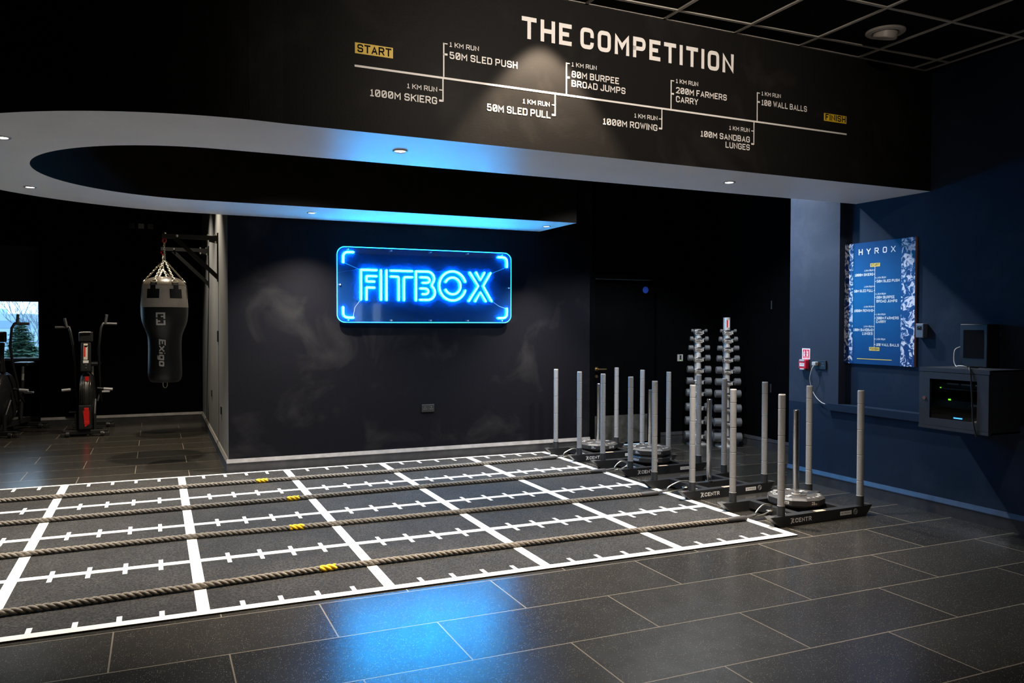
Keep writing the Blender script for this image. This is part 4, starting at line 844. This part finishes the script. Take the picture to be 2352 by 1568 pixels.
# ------------------------------------------------------------------ punch bags on wall brackets
def bracket(y, label):
    t = thing('bag_bracket', (-3.55, y, 2.0), label, 'bracket', group='punch bag wall brackets')
    b = MB(); b.box((-.012, -.05, .0), (0, .05, .56), M['bracket']); b.build('wall_plate', t)
    b = MB(); b.box((-.60, -.022, .478), (-.01, .022, .525), M['bracket']); b.build('arm', t)
    b = MB(); b.prism([(-.012, -.018, .02), (-.012, -.018, .085), (-.44, -.018, .50), (-.49, -.018, .485)], (0, .036, 0), M['bracket']); b.build('brace', t)
    b = MB(); b.prism([(-.13, -.03, .465), (-.01, -.03, .44), (-.01, -.03, .53), (-.13, -.03, .515)], (0, .06, 0), M['bracket']); b.build('gusset', t)
    for x, z in ((-.565, .527), (-.44, .505), (-.11, .53), (-.035, .53), (-.11, .46), (-.03, .45)):
        b = MB(); b.lathe([(0, -.012), (.011, -.012), (.011, .010), (0, .012)], M['zinc'], 10, (x, -.026 if z < .52 else 0, z)); b.build('bolt', t)
    b = MB(); b.tube([(-.575+.018*math.cos(a), 0, .452+.022*math.sin(a)) for a in [2*PI*k/16 for k in range(16)]], .009, M['red_ring'], 8, closed=True); b.build('swivel_ring', t)
    return t
def chain(b, p, q, r=.0035, ll=.032):
    p = Vector(p); q = Vector(q); d = (q-p); L = d.length; d.normalize(); n = max(2, int(L/(ll*.72))); a = d.orthogonal().normalized(); c = d.cross(a)
    for i in range(n):
        m0 = p+d*L*(i+.5)/n; sd = a if i % 2 else c
        b.tube([m0+d*(ll/2*math.cos(t))+sd*(.0085*math.sin(t)) for t in [2*PI*k/10 for k in range(10)]], r, M['zinc'], 5, closed=True)
bag_prof_w = [(.227, 1.940), (.235, 1.87), (.243, 1.78), (.249, 1.695)]
bag_prof_k = [(.248, 1.70), (.2485, 1.66), (.246, 1.60), (.238, 1.54), (.222, 1.485), (.203, 1.44), (.188, 1.40), (.178, 1.355), (.1745, 1.30), (.174, 1.20), (.176, 1.08), (.179, .96), (.176, .91), (.164, .872), (.14, .852), (0, .845)]
def bag(y, label):
    bx = -4.125; t = thing('punch_bag', (bx, y, .845), label, 'punch bag', group='heavy punch bags on brackets'); z0 = .845
    b = MB(); b.lathe([(r, z-z0) for r, z in bag_prof_k], M['leather_k'], 48, sharp=False); b.build('bag_body', t)
    b = MB(); b.lathe([(r+.0015, z-z0) for r, z in bag_prof_w], M['leather_w'], 48, sharp=False); b.build('white_band', t)
    b = MB(); b.lathe([(.231, 1.938-z0), (.226, 1.955-z0), (.20, 1.99-z0), (.16, 2.02-z0), (.10, 2.038-z0), (0, 2.042-z0)], M['leather_cap'], 48, sharp=False); b.build('bag_cap', t)
    hub = Vector((.0, 0, 2.235-z0)); ch = MB(); cam_a = math.atan2(-4.4659-y, -4.2202-bx)
    for k in range(6):
        a = cam_a+math.radians(30+60*k); o = Vector((math.cos(a), math.sin(a), 0)); sd = Vector((-o.y, o.x, 0))
        pad = MB()
        for sgn in (0,):
            va = []
            for zz, rr in ((1.795, .2445), (1.90, .2340)):
                for w2 in (-.072, .072): va.append(o*math.sqrt((rr)**2-w2*w2)+sd*w2+Vector((0, 0, zz-z0))+o*.002)
            pad.add([va[0], va[1], va[3], va[2]], [(0, 1, 2, 3)], M['leather_k'])
            # follow the curve with slices
        pad = MB(); n = 8
        for q in range(n):
            w0 = -.072+.144*q/n; w1 = w0+.144/n; vs = []
            for zz, rr in ((1.793, .2425), (1.897, .2335)):
                for w2 in (w0, w1): an = w2/rr; dd = Vector((math.cos(a+an), math.sin(a+an), 0)); vs.append(dd*(rr+.0035)+Vector((0, 0, zz-z0)))
            pad.add([vs[0], vs[1], vs[3], vs[2]], [(0, 1, 2, 3)], M['leather_k'])
        for q in range(4):
            w0 = -.03+.06*q/4; w1 = w0+.015; vs = []
            for zz, rr in ((1.89, .2345), (1.942, .2305), (1.965, .2215)):
                for w2 in (w0, w1): an = w2/rr; dd = Vector((math.cos(a+an), math.sin(a+an), 0)); vs.append(dd*(rr+.005)+Vector((0, 0, zz-z0)))
            pad.add([vs[0], vs[1], vs[3], vs[2], vs[5], vs[4]], [(0, 1, 2, 3), (3, 2, 4, 5)], M['leather_k'])
        pad.build('strap_patch', t)
        rc = o*.222+Vector((0, 0, 1.975-z0)); tl = (hub-rc).normalized()
        ring = MB(); ring.tube([rc+sd*.036*math.cos(u)+tl*(.032*max(0, math.sin(u))) for u in [2*PI*k2/18 for k2 in range(18)]], .005, M['zinc'], 6, closed=True); ring.build('d_ring', t)
        chain(ch, rc+tl*.03, hub)
    chain(ch, hub, (0, 0, 2.43-z0)); chain(ch, hub+Vector((.006, 0, 0)), (-.004, 0, 2.40-z0)); ch.build('hanging_chains', t)
    b = MB(); b.tube([(.022*math.cos(u), 0, -.03-.03*math.sin(u)) for u in [PI*k2/10 for k2 in range(11)]]+[(-.022, 0, 0), ], .004, M['zinc'], 6); b.tube([(.022, 0, .0), (.022, 0, -.03)], .004, M['zinc'], 6); b.build('base_loop', t)
    # lettering on the side that faces the camera
    def on_bag(b2, m, uo, zo, a_off, th=.0028):
        vv = []
        for v in b2.v:
            zz = zo+v[2]; r = .25
            for (r0, h0), (r1, h1) in zip(bag_prof_k, bag_prof_k[1:]):
                if h1 <= zz <= h0: r = r0+(r1-r0)*(h0-zz)/max(1e-6, h0-h1); break
            an = cam_a+a_off+v[0]/r; vv.append((math.cos(an)*(r+th), math.sin(an)*(r+th), zz-z0))
        q = MB(); q.add(vv, b2.f, m); return q
    e = MB(); text(e, 'Exigo', (-.0, 0, .0), (0, 0, -1), (1, 0, 0), .07, M['label_w'], fit=.30, t=.20, slant=.12, gap=.12)
    lb = on_bag(e, M['label_w'], 0, 1.34, math.radians(-20)); lb.build('name_lettering', t)
    e = MB()
    for x0, x1, h0, h1 in ((-.048, .048, .142, .160), (.030, .048, .090, .142), (.004, .030, .108, .124), (-.048, -.030, .105, .142), (-.048, .048, .020, .038), (-.048, -.030, .038, .090), (-.030, -.004, .056, .072), (.030, .048, .038, .075)):
        for q in range(4): xa = x0+(x1-x0)*q/4; xb = x0+(x1-x0)*(q+1)/4; e.add([(xa, 0, h0), (xb, 0, h0), (xb, 0, h1), (xa, 0, h1)], [(0, 1, 2, 3)], M['label_w'])
    lb = on_bag(e, M['label_w'], 0, 1.475, math.radians(-10)); lb.build('logo', t)
    return t
bracket(5.487, 'black bracket on the side wall holding the nearer punch bag')
bracket(7.24, 'black bracket farther back on the side wall, behind the nearer punch bag')
bag(5.487, 'black and white uppercut punch bag hanging nearest, from chains')
bag(7.24, 'second punch bag, almost hidden behind the nearer one')

# ------------------------------------------------------------------ air bikes
def air_bike(loc, rz, label):
    t = thing('air_bike', loc, label, 'exercise bike', rz, 'air bikes by the hall wall')
    for y, w2, nmx in ((0, .27, 'front_foot'), (1.05, .25, 'rear_foot')):
        b = MB(); b.rbox((-w2, y-.035, .03), (w2, y+.035, .085), M['steel'], .008); b.rbox((-w2*.95, y-.03, .086), (w2*.95, y+.02, .092), M['plastic_g'], .002) if False else None
        f = b.build(nmx, t)
        for s in (-1, 1):
            b = MB(); b.cyl((s*(w2-.045), y-.045, .035), (s*(w2-.085), y-.045, .035), .035, M['rubber'], 18); b.cyl((s*(w2-.04), y-.045, .04), (s*(w2-.046), y-.045, .04), .014, M['zinc'], 12); b.rbox((s*(w2-.01)-.03, y-.04, .0), (s*(w2-.01)+.03, y+.04, .05), M['rubber'], .008); b.build('foot_wheel', f)
    b = MB()
    for s in (-1, 1): b.tube([(s*.10, .02, .08), (s*.105, .08, .30), (s*.10, .24, .47)], .018, M['steel'], 8); b.box((s*.115-.01, -.02, .08), (s*.115+.01, .05, .30), M['steel'])
    b.box((-.03, .05, .10), (.03, 1.08, .16), M['steel']); b.tube([(0, .80, .14), (0, .88, .70)], .03, M['steel'], 10); b.build('frame', t)
    b = MB(); b.tube([(0, .30, .75), (0, .16, 1.22)], .035, M['steel'], 10); b.build('mast', t)
    Y = Matrix.Translation((0, .28, .50)) @ Matrix.Rotation(PI/2, 4, 'Y')
    b = MB(); b.lathe([(0, -.085), (.20, -.085), (.30, -.07), (.335, -.04), (.345, 0), (.335, .04), (.30, .07), (.20, .085), (0, .085)], M['plastic'], 40, T=Y, sharp=False); fan = b.build('fan_housing', t)
    b = MB()
    for k in range(7):
        x = -.06+.02*k; rr = .349-.004*abs(k-3)**1.6; b.tube([(x, .28+rr*math.cos(a), .50+rr*math.sin(a)) for a in [2*PI*q/48 for q in range(48)]], .0032, M['fan'], 5, closed=True)
    b.build('fan_grille', fan)
    b = MB(); b.add([(-.02, -.078, .35), (.055, -.078, .35), (.055, -.074, .17), (.0, -.074, .13)], [(0, 1, 2, 3)], M['red'])
    b.rbox((-.075, -.07, .10), (.075, .0, .42), M['plastic'], .01)
    for z in (.37, .30, .25, .19): b.rbox((-.01+.008*random.random(), -.076, z-.022), (.05, -.069, z+.018), M['red'], .003)
    b.build('front_shroud', t)
    b = MB(); b.box((.0, -.061, .74), (.045, -.056, .80), M['red']); b.v = [(x, y+.08, z+.0) for x, y, z in b.v]; b.build('fan_decal', fan)
    T = Matrix.Translation((0, .10, .86)) @ Matrix.Rotation(math.radians(-10), 4, 'X')
    b = MB(); b.rbox((-.06, -.02, 0), (.06, .035, .40), M['plastic'], .012, T=T); mast = b.build('mast_panel', t)
    b = MB(); b.box((-.028, -.0225, .16), (.022, -.0205, .38), M['multi'], T=T); b.box((-.024, -.0235, .20), (-.004, -.0225, .34), M['red'], T=T); b.box((-.032, -.0225, .115), (.034, -.0205, .15), M['label_w'], T=T)
    for z in (.09, .05): b.lathe([(0, 0), (.011, 0), (.011, .004), (0, .004)], M['zinc'], 12, T=T @ Matrix.Translation((.004, -.021, z)) @ Matrix.Rotation(PI/2, 4, 'X'))
    b.build('decal', mast)
    b = MB(); b.rbox((-.085, .14, 1.26), (.085, .20, 1.40), M['plastic'], .014); b.tube([(-.08, .13, 1.385), (-.03, .125, 1.392), (.06, .13, 1.392)], .008, M['plastic_g'], 6); b.build('console', t)
    for s, fwd in ((-1, .10), (1, -.02)):
        b = MB(); pts = [(s*.145, .55-.0, .42), (s*.148, .42, .52), (s*.152, .22+fwd, .95), (s*.160, .12+fwd, 1.20), (s*.19, .10+fwd, 1.40+(.05 if s > 0 else 0)), (s*.21, .14+fwd, 1.46+(.05 if s > 0 else 0))]
        b.tube(pts, .017, M['steel'], 10); arm = b.build('moving_arm', t); ex, ey, ez = pts[-1]
        b = MB(); b.tube([(ex, ey, ez), (ex+s*.17, ey+.02, ez-.005)], .018, M['urethane'], 12); b.tube([(ex+s*.03, ey, ez), (ex+s*.05, ey-.02, ez+.12)], .018, M['urethane'], 12); b.build('handle_grip', arm)
        b = MB(); b.tube([(s*.10, .52, .42), (s*.13, .52+s*.06, .42+s*.13)], .014, M['steel'], 8); crank = b.build('crank', t)
        b = MB(); py, pz = .52+s*.06, .42+s*.13; b.rbox((s*.15, py-.045, pz-.012), (s*.25, py+.045, pz+.012), M['plastic_g'], .006); b.tube([(s*.13, py, pz), (s*.25, py, pz)], .008, M['zinc'], 8); b.build('pedal', crank)
        b = MB(); b.tube([(s*.12, .27, .62), (s*.30, .27, .60)], .016, M['steel'], 8); b.tube([(s*.20, .27, .61), (s*.31, .27, .60)], .020, M['plastic_g'], 10); b.build('foot_peg', t)
    b = MB(); b.rbox((-.11, .80, .90), (.11, 1.06, .96), M['leather_k'], .025); b.build('seat', t)
    b = MB(); b.tube([(0, .88, .68), (0, .90, .91)], .02, M['chrome_soft'], 10); b.build('seat_post', t)
    return t
air_bike((-5.09, 7.72, 0), math.radians(-2), 'black air bike with red decals facing the room beside the punch bag')
air_bike((-6.17, 7.98, 0), math.radians(-14), 'black air bike at the left edge of the frame, before the window')
